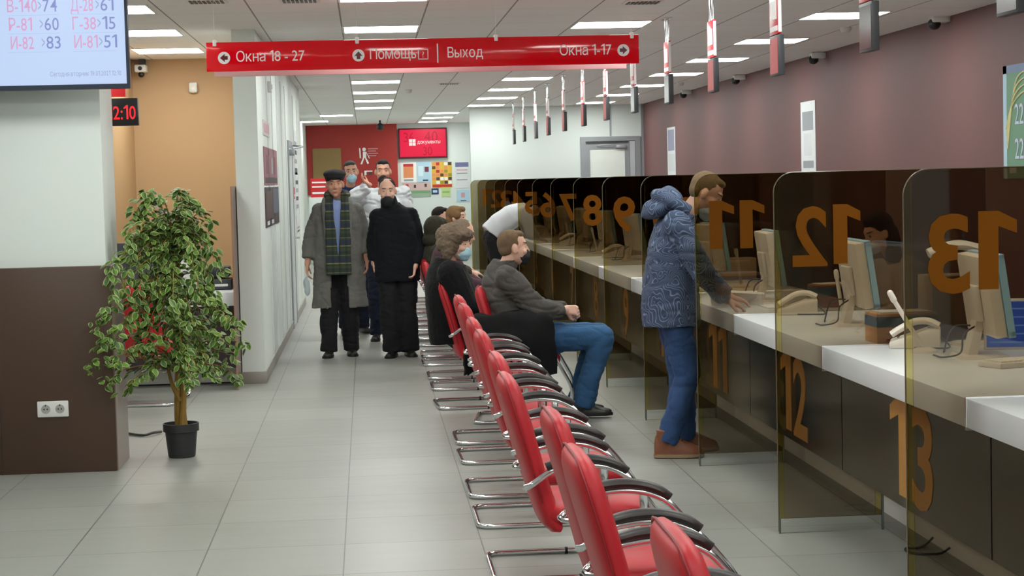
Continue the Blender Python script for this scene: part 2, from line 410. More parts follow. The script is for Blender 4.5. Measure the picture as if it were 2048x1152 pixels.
o = thing('bullet_camera', 'black ball camera hanging from the ceiling before the red wall', 'camera', (.32, 37.5, H))
MB().cyl((0, 0, 0), (0, 0, -.08), .02).build('stem', M_black, o); MB().ell((0, 0, -.13), (.075, .075, .075)).build('ball', M_black, o)
o = thing('security_camera', 'white security camera beside the top of the tan wall', 'camera', (-2.16, 18.30, 2.79))
MB().box(-.055, .055, -.2, -.03, -.035, .035, .01).build('housing', M_lightframe, o)
MB().cyl((0, -.21, 0), (0, -.195, 0), .02).build('lens', M_black, o); MB().ell((0, -.12, -.055), (.03, .03, .03)).build('dome', M_black, o)
MB().box(-.03, .03, -.06, .05, .03, .12).build('bracket', M_dkgrey, o)
o = thing('motion_sensor', 'small white motion sensor on the tan wall', 'sensor', (-1.675, 18.34, 2.605))
MB().box(-.04, .04, -.05, .01, -.05, .05, .012).build('housing', M_lightframe, o)
MB().ell((0, -.04, -.02), (.03, .022, .035)).build('lens', mat('milky_lens', (236, 236, 232), .3), o)
o = thing('wall_sensor', 'white box sensor high on the corridor wall', 'sensor', (-.868, 16.9, 2.52))
MB().box(0, .035, -.05, .05, -.05, .05, .006).build('housing', mat('sensor_white', (228, 230, 228), .4), o); MB().box(.035, .039, -.03, .03, -.02, .02).build('lens', M_trim, o)

# ------------------------------------------------------------------ service counters, glass partitions, number signs
NUMS = list(range(14, 0, -1))
YP = {n: 6.04 + 1.97 * (13 - n) for n in range(15)}             # depth of the partition that carries number n
def number_word(n): return str(n)
for n in range(14, 0, -1):
    y0, y1 = YP[n] + .0055, YP[n - 1] - .0055
    if n == 14: y0 = 3.0
    c = thing('service_counter', 'white service counter section with the number %d on its black front' % n, 'counter', (2.3, (y0 + y1) / 2, 0), group='row of service counters')
    MB().box(2.018, 2.90, y0, y1, .735, .836, .003).build('worktop', M_worktop, c, world=True)
    MB().box(2.10, 2.125, y0, y1, .275, .735).build('front_panel', M_front, c, world=True)
    MB().box(2.405, 2.44, y0, y1, 0, .735).build('kick_board', M_kick, c, world=True)
    MB().box(2.44, 2.88, y0 + .02, y0 + .05, 0, .735).box(2.125, 2.44, y0 + .3, y0 + .33, .30, .735).build('support', M_kick, c, world=True)
    nm = lettering('window_number', [(str(n), .55, FACE_AISLE(2.099 - 2.3, (YP[n] + .925) - c.location.y, .318), dict(depth=.0012, bold=.036, fit=.56 if n > 9 else .28))], M_numfront, c)
def partition(n):
    y = YP[n]
    last = n == 0
    who = 'bronze glass partition with a mirrored orange %d' % n if not last else 'bronze glass end partition farthest along the counter, without a number'
    g = thing('glass_partition', who, 'partition', (2.05, y, 0), group='bronze glass counter partitions')
    top = 1.62; X0, X1, X2 = 1.805, 2.283, 3.45
    r = .09
    P = lambda u, v, d: Vector((u - 2.05, d, v))
    main = [(X0 + .026, .068), (X1 - .03, .068), (X2, top)]
    # sheet behind the rounded corner
    out = [(X0 + .026, .068), (X1 - .035, .068), (X1 - .035, .728), (2.012, .728), (2.012, .842), (2.906, .842), (2.906, .05), (X2, .05), (X2, top)]
    out += [(a, b) for a, b in arc(X0 + r, top - r, r, 90, 135, 6)]
    MB().prism(out, P, -.004, .004).build('glass_sheet', M_glass, g, smooth=0)
    band = [(X0, .068), (X0 + .026, .068)] + [(a, b) for a, b in arc(X0 + r, top - r, r, 135, 180, 5)]
    e = MB().prism(band, P, -.004, .004); e.prism([(X1 - .035, .068), (X1, .068), (X1, .728), (X1 - .035, .728)], P, -.004, .004)
    bmesh.ops.recalc_face_normals(e.bm, faces=e.bm.faces[:])
    e.build('edge_band', M_yellow, g, smooth=0)
    MB().prism([(X0, .002), (X1, .002), (X1, .068), (X0, .068)], P, -.004, .004).build('clear_foot', M_clear, g, smooth=0)
    ed = MB(); pts = [P(X0, .01, 0)] + [P(a, b, 0) for a, b in reversed(arc(X0 + r, top - r, r, 90, 180, 10))] + [P(X2, top, 0)]
    ed.tube(pts, .0028, 6); ed.build('polished_edge', M_edge, g)
    MB().cyl(P(X1 - .002, .0, 0), P(X1 - .002, .30, 0), .006, 8).cyl(P(X0 + .004, 0, 0), P(X0 + .004, .07, 0), .005, 8).build('foot_clamp', mat('steel_clamp', (120, 130, 125), .3, metal=.8), g)
    if not last:
        w = .31 if n > 9 else .17
        lettering('glass_number', [(str(n), .365, FACE_BACK(1.885 + w / 2 - 2.05, -.0056, 1.207), dict(depth=.0006, bold=.042, fit=w))], M_orange, g)
    return g
for n in range(13, -1, -1): partition(n)
# hanging number signs
SY = [6.82, 8.79, 10.79, 12.80, 14.70, 16.60, 18.55, 20.5, 22.5, 24.5, 26.3, 28.25, 30.2]
M_led = mat('sign_display_glass', (58, 56, 58), .18, var=.1); M_signred = mat('window_sign_red', (198, 36, 46), .3, var=.04)
M_dispred = emit('red_led_display', (190, 20, 26), .55)
for i, y in enumerate(SY):
    n = 13 - i
    s = thing('window_sign', 'red and white hanging sign with display box, %s from the camera above the counter' % ORD[i], 'sign', (2.46, y, H), group='hanging window signs above the counter')
    MB().cyl((0, -.05, 0), (0, -.05, -.20), .009).cyl((0, .05, 0), (0, .05, -.20), .009).box(-.03, .03, -.10, .10, -.012, 0).build('hanger_rod', M_chrome, s)
    MB().box(-.010, .010, -.115, .115, -.45, -.19, .003).build('sign_plate', M_signred, s)
    q = MB().box(-.0115, -.010, -.07, .08, -.36, -.25); q.box(-.0115, -.010, -.10, .10, -.43, -.40).box(-.010, .010, -.117, -.115, -.44, -.20); q.build('white_print', M_signwhite, s)
    MB().box(-.012, .026, -.115, .115, -.692, -.455, .004).build('display_box', M_dkgrey, s)
    MB().box(-.0135, -.012, -.105, .105, -.68, -.47).build('display_glass', M_dispred if i in (2, 3, 6, 7, 8, 9) else M_led, s)
    lettering('sign_number', [(str(n), .09, FACE_AISLE(-.0122, 0.005, -.335), dict(depth=.0005))], M_signwhite, s)

# ------------------------------------------------------------------ long red direction sign
s = thing('direction_sign', 'long red hanging sign with white arrows and Cyrillic directions', 'sign', (.41, 12.1, 2.37))
MB().box(-1.425, 1.425, 0, .03, 0, .190, .002).build('front_face', M_redsign, s)
MB().box(-1.42, 1.42, .56, .59, 0, .186, .002).build('rear_face', M_pinkund, s)
MB().box(-1.0, -.97, .03, .56, .15, .165).box(.97, 1.0, .03, .56, .15, .165).build('spacer_bar', M_signwhite, s)
def sx(px): return (px - 413) / 866.0 * 2.85 - 1.425
def ring(mb, cx, cz, r, y0, y1, n=24): mb.cyl((cx, y0, cz), (cx, y1, cz), r, n)
for px in (448, 714, 1247):
    ic = MB(); ring(ic, sx(px), .088, .040, -.003, 0); ic.build('white_disc', M_signwhite, s)
ic = MB()
u = sx(872); ic.box(u - .004, u + .004, -.003, 0, .03, .155)
u = sx(843); 
for a, b, c_, d_ in ((u - .034, u + .034, .053, .058), (u - .034, u + .034, .116, .121), (u - .034, u - .029, .053, .121), (u + .029, u + .034, .053, .121)): ic.box(a, b, -.003, 0, c_, d_)
ic.build('white_symbols', M_signwhite, s)
def arrow(cx, cz, ang):
    ar = MB()
    c0, s0 = math.cos(ang), math.sin(ang)
    P = lambda u, v, d: Vector((cx + u * c0 - v * s0, d, cz + u * s0 + v * c0))
    ar.prism([(.026, 0), (-.004, .027), (-.004, .012), (-.024, .012), (-.024, -.012), (-.004, -.012), (-.004, -.027)], P, -.005, -.003)
    ar.build('red_arrow', mat('arrow_red', (90, 8, 20), .4), s)
arrow(sx(448), .088, math.pi); arrow(sx(714), .088, math.pi / 2); arrow(sx(1247), .088, 0)
tz = .062
def seg(px0, px1, body, size=.096): return (body, size, FACE_CAM(sx(px0), -.001, tz), dict(align='LEFT', fit=sx(px1) - sx(px0)))
for it in (seg(472, 607, 'Окна 18 - 27'), seg(737, 829, 'Помощь'), seg(892, 963, 'Выход'), seg(1118, 1223, 'Окна 1-17')): lettering('white_lettering', [it], M_signwhite, s)
lettering('white_lettering', [('?', .055, FACE_CAM(sx(843), -.001, .067))], M_signwhite, s)
for px in (430, 712, 990, 1265):
    hk = MB(); hk.box(sx(px) - .012, sx(px) + .012, -.006, .04, .165, .205, .003).cyl((sx(px), .015, .2), (sx(px), .015, H - 2.37), .0013, 6); hk.build('hanger', M_signwhite, s)

# ------------------------------------------------------------------ queue screen, clock, socket, cable on and near the pillar
t = thing('queue_screen', 'large pale blue queue screen with ticket numbers on the pillar', 'screen', (-1.96, 10.36, 2.18))
MB().box(-.68, .665, 0, .05, 0, .72, .006).build('housing', mat('screen_bezel_grey', (52, 58, 72), .35), t)
MB().box(-.665, .648, -.003, 0, .027, .70).build('display', emit('queue_display', (196, 216, 250), .93), t)
PK = emit('pink_digits', (226, 172, 214), .85); BL = emit('violet_digits', (140, 152, 212), .85); GR = emit('grey_violet_text', (165, 178, 222), .85); YE = emit('ochre_marks', (214, 204, 200), .85)
def tx(px): return (px - 262) / 1000 * 2.865 + .663
def tz_(py): return (183 - py) / 1000 * 2.835 + .0
for (py, a, b, c_, d_, e_) in ((30, 'В-140', '74', 'Д-28', '61', '7'), (66, 'Р-81', '60', 'Г-38', '15', '1'), (102, 'И-82', '83', 'И-81', '51', '1')):
    z = tz_(py) - .002; k = (py - 30) * .06
    def cell(body, x0, x1, m_, nm): lettering(nm, [(body, .098, FACE_CAM(tx(x0 + k), -.0035, z), dict(align='LEFT', depth=.0004, fit=tx(x1) - tx(x0), bold=.006))], m_, t)
    cell(a, 34, 91 if a == 'В-140' else 78, PK, 'ticket_letters'); cell(c_, 155, 198 if a == 'В-140' else 200, PK, 'ticket_letters')
    cell(b, 102, 129, BL, 'window_digits'); cell(d_, 212, 237, BL, 'window_digits'); cell('>', 93, 99, GR, 'arrow_mark'); cell('>', 203, 209, GR, 'arrow_mark'); cell(e_, -1, 5, BL, 'window_digits')
lettering('small_print', [('Сегодня вторник 19.01.2021 12:10', .036, FACE_CAM(tx(247), -.0035, tz_(157)), dict(align='RIGHT', depth=.0004, fit=.39))], GR, t)
hd = MB()
for px in (35, 100, 155, 210): hd.ell((tx(px), -.0035, tz_(3)), (.014, .0008, .012), sub=2)
hd.build('header_marks', YE, t)
rl = MB()
for py in (37, 73, 109):
    rl.box(tx(34), tx(132), -.0036, -.003, tz_(py) - .001, tz_(py) + .001).box(tx(156), tx(240), -.0036, -.003, tz_(py) - .001, tz_(py) + .001)
rl.build('row_rules', emit('pale_rule', (178, 198, 236), .9), t)
MB().box(-.4, -.28, .05, .27, .2, .5).box(.2, .32, .05, .27, .2, .5).build('wall_bracket', M_dkgrey, t)
t = thing('led_clock', 'black clock with red glowing digits beside the pillar', 'clock', (-1.46, 11.3, 2.0))
MB().box(-.24, .088, 0, .06, .005, .172, .004).build('housing', M_black, t)
lettering('red_digits', [('12:10', .115, FACE_CAM(.075, -.002, .044), dict(align='RIGHT', bold=.004, scale_x=.74))], emit('red_led', (255, 40, 48), 1.6), t)
MB().box(-.15, .015, .01, .05, .182, .23).build('red_cap', mat('red_bracket', (228, 30, 40), .4), t)
MB().cyl((-.1, .03, .17), (-.1, .03, H - 2.0), .012).build('hanger_rod', M_dkgrey, t)
t = thing('wall_socket', 'white double power socket on the brown pillar cladding', 'socket', (-1.826, 10.585, .372))
MB().box(-.088, .088, -.012, 0, -.046, .046, .005).build('plate', M_lightframe, t)
q = MB()
for x in (-.04, .04): q.cyl((x, -.014, 0), (x, -.0115, 0), .026, 20)
q.build('socket_well', mat('socket_grey', (168, 166, 160), .5), t)
q = MB()
for x in (-.04, .04): q.cyl((x - .009, -.0155, 0), (x - .009, -.0138, 0), .0045, 8).cyl((x + .009, -.0155, 0), (x + .009, -.0138, 0), .0045, 8).box(x - .003, x + .003, -.0155, -.0138, .017, .027)
q.build('contacts', M_black, t)
tag(MB().tube(smooth_path([(-1.75, 12.3, .012), (-1.6, 12.1, .012), (-1.5, 12.0, .012), (-1.44, 12.05, .02), (-1.40, 12.15, .012)]), .009, 8).build('power_cable', M_black), 'black cable end lying on the floor behind the pillar', 'cable')
tag(MB().tube(smooth_path([(2.40, 7.42, .03), (2.36, 7.42, .008), (2.31, 7.42, .007), (2.26, 7.44, .007), (2.235, 7.50, .007), (2.255, 7.56, .007), (2.30, 7.55, .007), (2.35, 7.60, .008), (2.395, 7.64, .03)]), .005, 8).build('floor_cable', M_black), 'thin black cable looped on the floor under the counter', 'cable')
# ------------------------------------------------------------------ waiting chairs
def rrect(cx, cz, hw, ht, ex, n=24):
    """superellipse ring points (u, v)"""
    out = []
    for i in range(n):
        a = 2 * math.pi * i / n; c, s_ = math.cos(a), math.sin(a)
        out.append((cx + math.copysign(abs(c) ** (2 / ex), c) * hw, cz + math.copysign(abs(s_) ** (2 / ex), s_) * ht))
    return out
def make_chair(name='waiting_chair'):
    t = thing(name, 'x', 'chair')
    # backrest: centre line reclines from the seat up to a rounded top; forward is +X
    mb = MB(); rings = []
    line = [(-.073, .358, .215, .018), (-.087, .366, .220, .034), (-.106, .392, .224, .042), (-.130, .46, .226, .041), (-.152, .54, .226, .039), (-.178, .64, .225, .040), (-.205, .74, .221, .041), (-.228, .82, .212, .040), (-.240, .862, .198, .037), (-.247, .886, .18, .029), (-.250, .900, .155, .016)]
    for i, (x, z, hw, ht) in enumerate(line):
        a, b = line[max(0, i - 1)], line[min(len(line) - 1, i + 1)]
        tv = Vector((b[0] - a[0], 0, b[1] - a[1])).normalized(); nv = Vector((tv.z, 0, -tv.x))
        rings.append([Vector((x, 0, z)) + Vector((0, u, 0)) + nv * v for u, v in rrect(0, 0, hw, ht, 3.2, 28)])
    mb.loft(rings).build('backrest', M_redleather, t, 60)
    # piping: seam round the backrest edge
    pts = []
    for (x, z, hw, ht) in line[3:]: pts.append((x - .012, hw + .0015, z))
    xt, zt = line[-1][0] - .012, line[-1][1] + .002
    pts += [(xt, .12, zt + .003), (xt, .06, zt + .004), (xt, 0, zt + .003), (xt, -.06, zt + .004), (xt, -.12, zt + .003)]
    pts += [(p[0], -p[1], p[2]) for p in reversed(pts[:len(line) - 3])]
    MB().tube(pts, .0036, 6).build('piping', M_reddark, t)
    # seat cushion
    mb = MB(); rings = []
    for (x, z, hw, ht) in [(-.125, .412, .20, .02), (-.115, .412, .225, .040), (-.06, .414, .235, .046), (.05, .416, .238, .048), (.15, .416, .238, .048), (.21, .413, .236, .046), (.25, .405, .232, .040), (.275, .394, .222, .028), (.283, .388, .205, .012)]:
        rings.append([Vector((x, u, z + v)) for u, v in rrect(0, 0, hw, ht, 3.4, 28)])
    mb.loft(rings).build('seat', M_redleather, t, 60)
    # chrome cantilever frame: one side each plus the rear floor bar
    W = .272
    for s in (-1, 1):
        p = round_path([(-.29, s * .12, .0135), (-.29, s * W, .0135), (.32, s * W, .0135), (.375, s * W, .22), (.250, s * W, .450), (.155, s * W, .560), (.09, s * W, .592), (0, s * W, .604), (-.11, s * W, .588), (-.165, s * W, .548), (-.190, s * W, .530), (-.203, s * (W - .025), .524)], .07, 6)
        MB().tube(p, .0118, 10).build('side_frame', M_chrome, t)
        f = MB(); f.box(.06, .09, s * W - .006, s * W + .006, .375, .590, .002).tube([(.075, s * W, .385), (.075, s * .10, .355), (.18, s * .10, .355)], .011, 8); f.build('side_bracket', M_chrome, t)
        q = smooth_path([(.160, .572, 0), (.125, .598, 0), (.075, .616, 0), (.02, .624, 0), (-.04, .622, 0), (-.09, .612, 0), (-.130, .598, 0)], 5)
        rr = []
        for i, v in enumerate([Vector((a, 0, b)) for a, b in [(k.x, k.y) for k in q]]):
            rr.append(v + Vector((0, s * W, 0)))
        n = len(rr); MB().tube(rr, [.024 * min(1, .55 + 3 * min(i, n - 1 - i) / n) for i in range(n)], 10, r2=.0165).build('arm_pad', M_blackpad, t)
        MB().cyl((.05, s * W, .0135), (.062, s * W, .0135), .0155, 12).build('floor_glide', M_black, t)
    MB().tube([(-.29, -.13, .0135), (-.29, .13, .0135)], .0128, 10).build('rear_bar', M_chrome, t)
    for s in (-1, 1): MB().tube([(-.203, s * .247, .524), (-.200, s * .215, .522), (-.175, s * .2, .52)], .008, 8).build('bolt', M_chrome, t)
    return t
CH = [(3.63, .555, 0), (4.75, .487, 0), (5.57, .507, 0), (6.67, .447, 0), (7.50, .47, 0), (8.65, .478, 0), (9.45, .485, 0), (10.58, .50, .02), (11.36, .51, 0), (12.26, .70, -.12), (13.12, .46, .05), (14.3, .47, 0), (15.1, .47, 0), (16.2, .46, 0), (17.0, .47, 0), (18.1, .465, 0), (18.9, .47, 0), (20.0, .47, 0), (20.8, .47, 0), (22.0, .47, 0), (22.8, .47, 0), (24.2, .47, 0), (25.0, .47, 0)]
chair0 = make_chair()
CHN = {9: ', under blue jeans', 10: ', under the fur hat'}
CHAIRS = []
for i, (y, xb, rz) in enumerate(CH):
    o = chair0 if i == 0 else copy_tree(chair0)
    o.location = (xb + .29, y, 0); o.rotation_euler = (0, 0, rz); CHAIRS.append(o)
    o['label'] = 'red armchair in the waiting row, %s from the camera%s' % ('nearest' if i == 0 else ORD[i], CHN.get(i, '')); o['group'] = 'red chairs in the waiting row'
o = copy_tree(chair0); o.location = (-1.72, 13.95, 0); o.rotation_euler = (0, 0, math.pi / 2 - .12)
o.name = 'waiting_chair'; o['label'] = 'red padded chrome armchair behind the potted tree, facing the left counter'; o['group'] = 'red chairs at the left counter'
# black coat over the near armrest of the seated man's chair
def coat_drape():
    cx, cy = .86, 11.93
    prof = smooth_path([(-.17, .34, 0), (-.15, .50, 0), (-.10, .62, 0), (-.03, .69, 0), (.05, .70, 0), (.11, .63, 0), (.15, .50, 0), (.17, .40, 0), (.18, .30, 0)], 3)
    nx = 16; mb = MB(); V = []
    for i in range(nx + 1):
        u = i / nx; row = []
        for j, p in enumerate(prof):
            f = noise.noise(Vector((u * 3.1, j * .35, 1.7))); g = noise.noise(Vector((u * 5, j * .3, 0)))
            row.append(Vector((cx - .24 + u * .58 + .03 * f, cy + p.x * (1 + .35 * math.sin(u * math.pi)) + .035 * f, max(.2, p.y + .05 * math.sin(u * 2.6 + .3) + .045 * g))))
        V.append(row)
    vv = [[mb.bm.verts.new(p) for p in r] for r in V]
    for i in range(nx):
        for j in range(len(vv[0]) - 1): mb.bm.faces.new((vv[i][j], vv[i + 1][j], vv[i + 1][j + 1], vv[i][j + 1]))
    bmesh.ops.recalc_face_normals(mb.bm, faces=mb.bm.faces[:])
    bmesh.ops.solidify(mb.bm, geom=mb.bm.faces[:], thickness=.03)
    return mb
o = coat_drape().build('folded_coat', mat('black_coat_cloth', (15, 15, 16), .9, var=.15, bump=.2, bscale=120, spec=.15), None, 80)
tag(o, 'black coat draped over the armrest beside the man in blue jeans', 'coat')

PI = math.pi
# ------------------------------------------------------------------ potted tree
def tree():
    rnd = random.Random(11)
    t = thing('potted_tree', 'leafy green artificial ficus tree in a black pot by the brown pillar', 'plant', (-1.155, 11.06, 0))
    MB().lathe([(.0, 0), (.078, 0), (.082, .012), (.096, .155), (.108, .158), (.108, .205), (.1, .205), (.095, .165), (.0, .165)]).build('pot', mat('pot_black', (44, 46, 48), .55, var=.08), t)
    MB().lathe([(.0, .166), (.094, .166), (.094, .176), (.0, .182)]).build('soil', mat('dry_moss', (96, 82, 52), .9, var=.3, nscale=50, bump=.5), t)
    bark = mat('yellow_brown_bark', (148, 116, 52), .75, var=.22, nscale=26, bump=.4, bscale=50)
    st = MB(); tips = []
    for k in range(3):
        ph = k * 2.1; pts = []
        for i in range(15):
            z = .17 + i * .082; tw = ph + z * 4.2; rr = .022 - .004 * min(1, z)
            pts.append((rr * math.cos(tw) + .004, rr * math.sin(tw), z))
        st.tube(smooth_path(pts, 2), [.021 - .013 * i / 29 for i in range(29)], 8)
        tips.append(pts[-1])
    st.tube(smooth_path([(-.0, -.02, .34), (-.045, -.03, .46), (-.07, -.02, .62), (-.09, .0, .85)], 4), [.014 - .008 * i / 12 for i in range(13)], 8)
    st.build('trunk', bark, t)
    # limbs: long arching sprays
    br = MB(); fol = MB(); sprays = []
    def env(z):   # half width of the crown at height z
        P = [(.46, .36), (.62, .41), (.80, .39), (.95, .36), (1.1, .33), (1.28, .25), (1.42, .23), (1.54, .17), (1.66, .06)]
        for (a, ra), (b, rb) in zip(P, P[1:]):
            if a <= z <= b: return ra + (rb - ra) * (z - a) / (b - a)
        return .1
    for k in range(74):
        zt = .46 + 1.14 * ((k + rnd.random()) / 74); az = k * 2.4 + rnd.uniform(-.3, .3); rad = env(zt) * rnd.uniform(.72, 1.0)
        z0 = min(1.36, zt + rnd.uniform(.02, .22)) if zt < 1.3 else rnd.uniform(1.15, 1.38)
        z0 = max(.52, z0 - (.18 if zt < .8 else .0))
        a = Vector((.0, 0, z0)); e = Vector((math.cos(az) * rad * 1.08 - .03, math.sin(az) * rad * .85, zt))
        if e.x < -.22: e.y = min(e.y, -.36 - .5 * (-.22 - e.x)); e.x *= .95
        if e.x < -.10 and e.y > -.2: e.y = abs(e.y) * .2 - .2
        up = Vector((e.x * .55, e.y * .55, max(z0, zt) + .10))
        pts = [a * (1 - q) ** 2 + up * 2 * q * (1 - q) + e * q * q for q in [i / 9 for i in range(10)]]
        br.tube(pts, [.0055 - .0004 * i for i in range(10)], 5); sprays.append(pts)
    for k in range(20):
        az = -PI / 2 + rnd.uniform(-1.15, 1.15); zt = rnd.uniform(.48, 1.12); rad = rnd.uniform(.14, .36)
        a = Vector((0, 0, zt + rnd.uniform(.08, .25))); e = Vector((math.cos(az) * rad * 1.2, math.sin(az) * rad, zt))
        if e.x < -.2: e.y = min(e.y, -.42)
        up = Vector((e.x * .55, e.y * .55, a.z + .10)); pts = [a * (1 - q) ** 2 + up * 2 * q * (1 - q) + e * q * q for q in [i / 9 for i in range(10)]]
        br.tube(pts, [.005 - .00035 * i for i in range(10)], 5); sprays.append(pts)
    br.build('branches', bark, t)
    def leaf(p, d, nrm, L):
        d = d.normalized(); sd = d.cross(nrm).normalized(); nn = sd.cross(d).normalized()
        prof = [(0, .0), (.12, .17), (.30, .29), (.50, .31), (.70, .23), (.87, .1), (1, 0)]
        bm = fol.bm
        mid = [bm.verts.new(p + d * L * a - nn * L * .12 * a * a) for a, b in prof]
        for sg in (-1, 1):
            ins = [bm.verts.new(p + d * L * a + sd * sg * L * b * .76 + nn * L * (.05 * b - .12 * a * a)) for a, b in prof[1:-1]]
            ou = [bm.verts.new(p + d * L * a + sd * sg * L * b + nn * L * (.10 * b - .12 * a * a)) for a, b in prof[1:-1]]
            def f(vs, mi):
                vs = vs if sg > 0 else list(reversed(vs)); q = bm.faces.new(vs); q.material_index = mi
            v = rnd.randint(0, 1)
            f((mid[0], ins[0], mid[1]), v)
            for i in range(4): f((mid[i + 1], ins[i], ins[i + 1], mid[i + 2]), v)
            f((mid[5], ins[4], mid[6]), v)
            f((mid[0], ou[0], ins[0]), 2)
            for i in range(4): f((ins[i], ou[i], ou[i + 1], ins[i + 1]), 2)
            f((ins[4], ou[4], mid[6]), 2)
    for pts in sprays:
        for i in range(2, 10):
            p = pts[i]; tn = (pts[i] - pts[i - 1]).normalized()
            for q in range(4 if i < 9 else 7):
                a = rnd.uniform(0, 6.283)
                off = Vector((rnd.uniform(-.032, .032), rnd.uniform(-.032, .032), rnd.uniform(-.04, .03)))
                d = (tn * .6 + Vector((math.cos(a), math.sin(a), rnd.uniform(-1.0, .15)))).normalized()
                w_ = p + off
                if w_.x < -.26 and w_.y > -.53: w_.y = -.54 - .1 * rnd.random()
                leaf(w_, d, Vector((rnd.uniform(-.5, .5), rnd.uniform(-.9, .1), 1)), rnd.uniform(.042, .064))
    fol.build('foliage', [mat('leaf_green', (92, 128, 46), .5, var=.3, nscale=9), mat('leaf_dark_green', (58, 92, 32), .5, var=.2, nscale=9), mat('leaf_cream_edge', (176, 186, 118), .55, var=.1)], t, 0)
tree()

# ------------------------------------------------------------------ alcove on the left: counter, glass, papers
t = thing('alcove_counter', 'dark fronted counter with white top behind the potted tree', 'counter', (-1.66, 15.2, 0))
MB().box(-2.26, -1.075, 14.72, 15.7, .665, .775, .003).build('worktop', M_worktop, t, world=True)
MB().box(-2.26, -1.075, 14.86, 14.89, .15, .665).build('front_panel', mat('dark_plum_front', (52, 38, 42), .3, var=.08), t, world=True)
MB().box(-2.26, -1.075, 15.13, 15.16, 0, .665).build('kick_board', M_kick, t, world=True)
MB().box(-2.25, -1.08, 15.12, 15.13, .0, .012).build('dark_joint', M_black, t, world=True)
t = thing('side_partition', 'brown glass partition end standing against the white corridor wall', 'partition', (-1.066, 14.95, 0))
MB().box(-.0045, .0045, -.36, .62, .01, 1.62).build('glass_sheet', mat('dark_bronze_edge', (92, 66, 52), .3, var=.05), t)
MB().box(-.007, .007, -.37, -.355, .0, 1.62).build('edge', mat('bronze_trim', (150, 112, 92), .35), t)
def tagbox(name, mb, m, label, cat, smooth=40): return tag(mb.build(name, m, None, smooth), label, cat)
t = thing('desk_printer', 'dark printer on the alcove counter beside the white corridor wall', 'printer', (-1.25, 15.2, .775))
MB().box(-.15, .13, -.15, .15, 0, .09, .015).build('base', M_dkgrey, t)
q = MB(); q.box(-.13, .11, -.12, .14, .10, .19, .02); q.build('lid', mat('navy_plastic', (34, 38, 54), .4), t); MB().box(-.12, .10, -.152, -.148, .03, .05).build('paper_slot', M_paper, t)
t = thing('monitor', 'dark monitor seen from behind through the leaves on the alcove counter', 'monitor', (-1.83, 15.25, .775))
MB().box(-.24, .24, -.02, .02, .10, .40, .008).build('screen_housing', M_dkgrey, t); MB().box(-.1, .1, -.08, .08, 0, .012, .003).cyl((0, .03, 0), (0, .03, .2), .02).build('stand', M_black, t)
st = thing('document_stand', 'white notice stand on the alcove counter seen between leaves', 'stand', (-1.55, 15.35, .775))
MB().box(-.12, .12, 0, .01, .0, .30).build('sheet', M_paper, st); MB().box(-.12, .12, -.05, .06, -.0, .006).build('foot', M_clear, st)

# ------------------------------------------------------------------ posters and fittings on the corridor wall
def poster(name, label, org, face, w_, h_, bgmat, prints, cat='poster'):
    """a flat sheet with printed blocks; face(u, v, d) -> point, d outward"""
    g = thing(name, label, cat, org)
    mb = MB(); P = lambda u, v, d: Vector(face(u, v, d))
    mb.prism([(-w_ / 2, -h_ / 2), (w_ / 2, -h_ / 2), (w_ / 2, h_ / 2), (-w_ / 2, h_ / 2)], P, 0.001, .006); mb.build('sheet', bgmat, g, 0)
    if prints:
        ms = []; b2 = MB()
        for (u0, u1, v0, v1, mm) in prints:
            if mm not in ms: ms.append(mm)
            b2.mi = ms.index(mm); U0, U1, V0, V1 = (u0 - .5) * w_, (u1 - .5) * w_, (v0 - .5) * h_, (v1 - .5) * h_
            b2.prism([(U0, V0), (U1, V0), (U1, V1), (U0, V1)], P, .006, .0072)
        bmesh.ops.recalc_face_normals(b2.bm, faces=b2.bm.faces[:])
        b2.build('print', ms, g, 0)
    return g
EAST = lambda u, v, d: (d, u, v)          # on a wall facing +X
SOUTH = lambda u, v, d: (u, -d, v)        # on a wall facing the camera
WEST = lambda u, v, d: (-d, -u, v)        # on a wall facing -X
C_ = lambda nm, rgb: mat('print_' + nm, rgb, .6, var=.04)
pk, dk, gy, lg, rd, wh = C_('dusty_rose', (142, 96, 102)), C_('charcoal', (62, 52, 54)), C_('grey', (150, 152, 158)), C_('pale', (214, 216, 220)), C_('red', (190, 40, 44)), M_paper
org, gr, bl, ye, nv = C_('orange', (222, 140, 92)), C_('green', (140, 182, 110)), C_('pale_blue', (176, 206, 224)), C_('yellow', (214, 176, 60)), C_('navy', (38, 56, 92))
poster('wall_poster', 'dusty pink poster on the white corridor wall, upper of two', (-.868, 16.9, 1.79), EAST, 2.3, .33, pk, [(.05, .95, .05, .2, dk), (.15, .35, .3, .8, C_('rose_dark', (118, 70, 80))), (.5, .62, .3, .75, gy), (.7, .85, .3, .8, C_('rose_dark', (118, 70, 80)))])
poster('wall_poster', 'dark photo poster on the white corridor wall, lower of two', (-.868, 16.95, 1.43), EAST, 2.4, .35, dk, [(.06, .5, .2, .9, C_('umber', (88, 66, 58))), (.55, .95, .3, .95, C_('slate', (84, 90, 104))), (.1, .25, .05, .15, lg), (.4, .55, .05, .15, lg)])
poster('wall_notice', 'faint pink lettered sign on the white corridor wall above the posters', (-.868, 16.3, 2.12), EAST, 1.0, .13, C_('pale_pink', (216, 204, 206)), [(.08, .3, .2, .8, C_('pink_letter', (206, 160, 166))), (.38, .6, .2, .8, C_('pink_letter', (206, 160, 166))), (.68, .92, .2, .8, C_('pink_letter', (206, 160, 166)))], 'sign')
ds = struct('door_2', MB().box(-.868, -.85, 20.6, 20.68, 0, 2.12).box(-.868, -.85, 21.62, 21.70, 0, 2.12).box(-.868, -.85, 20.68, 21.62, 2.05, 2.12), M_trim)
MB().box(-.868, -.857, 20.68, 21.62, .01, 2.05).build('door_leaf', mat('white_door', (200, 206, 208), .5), ds)
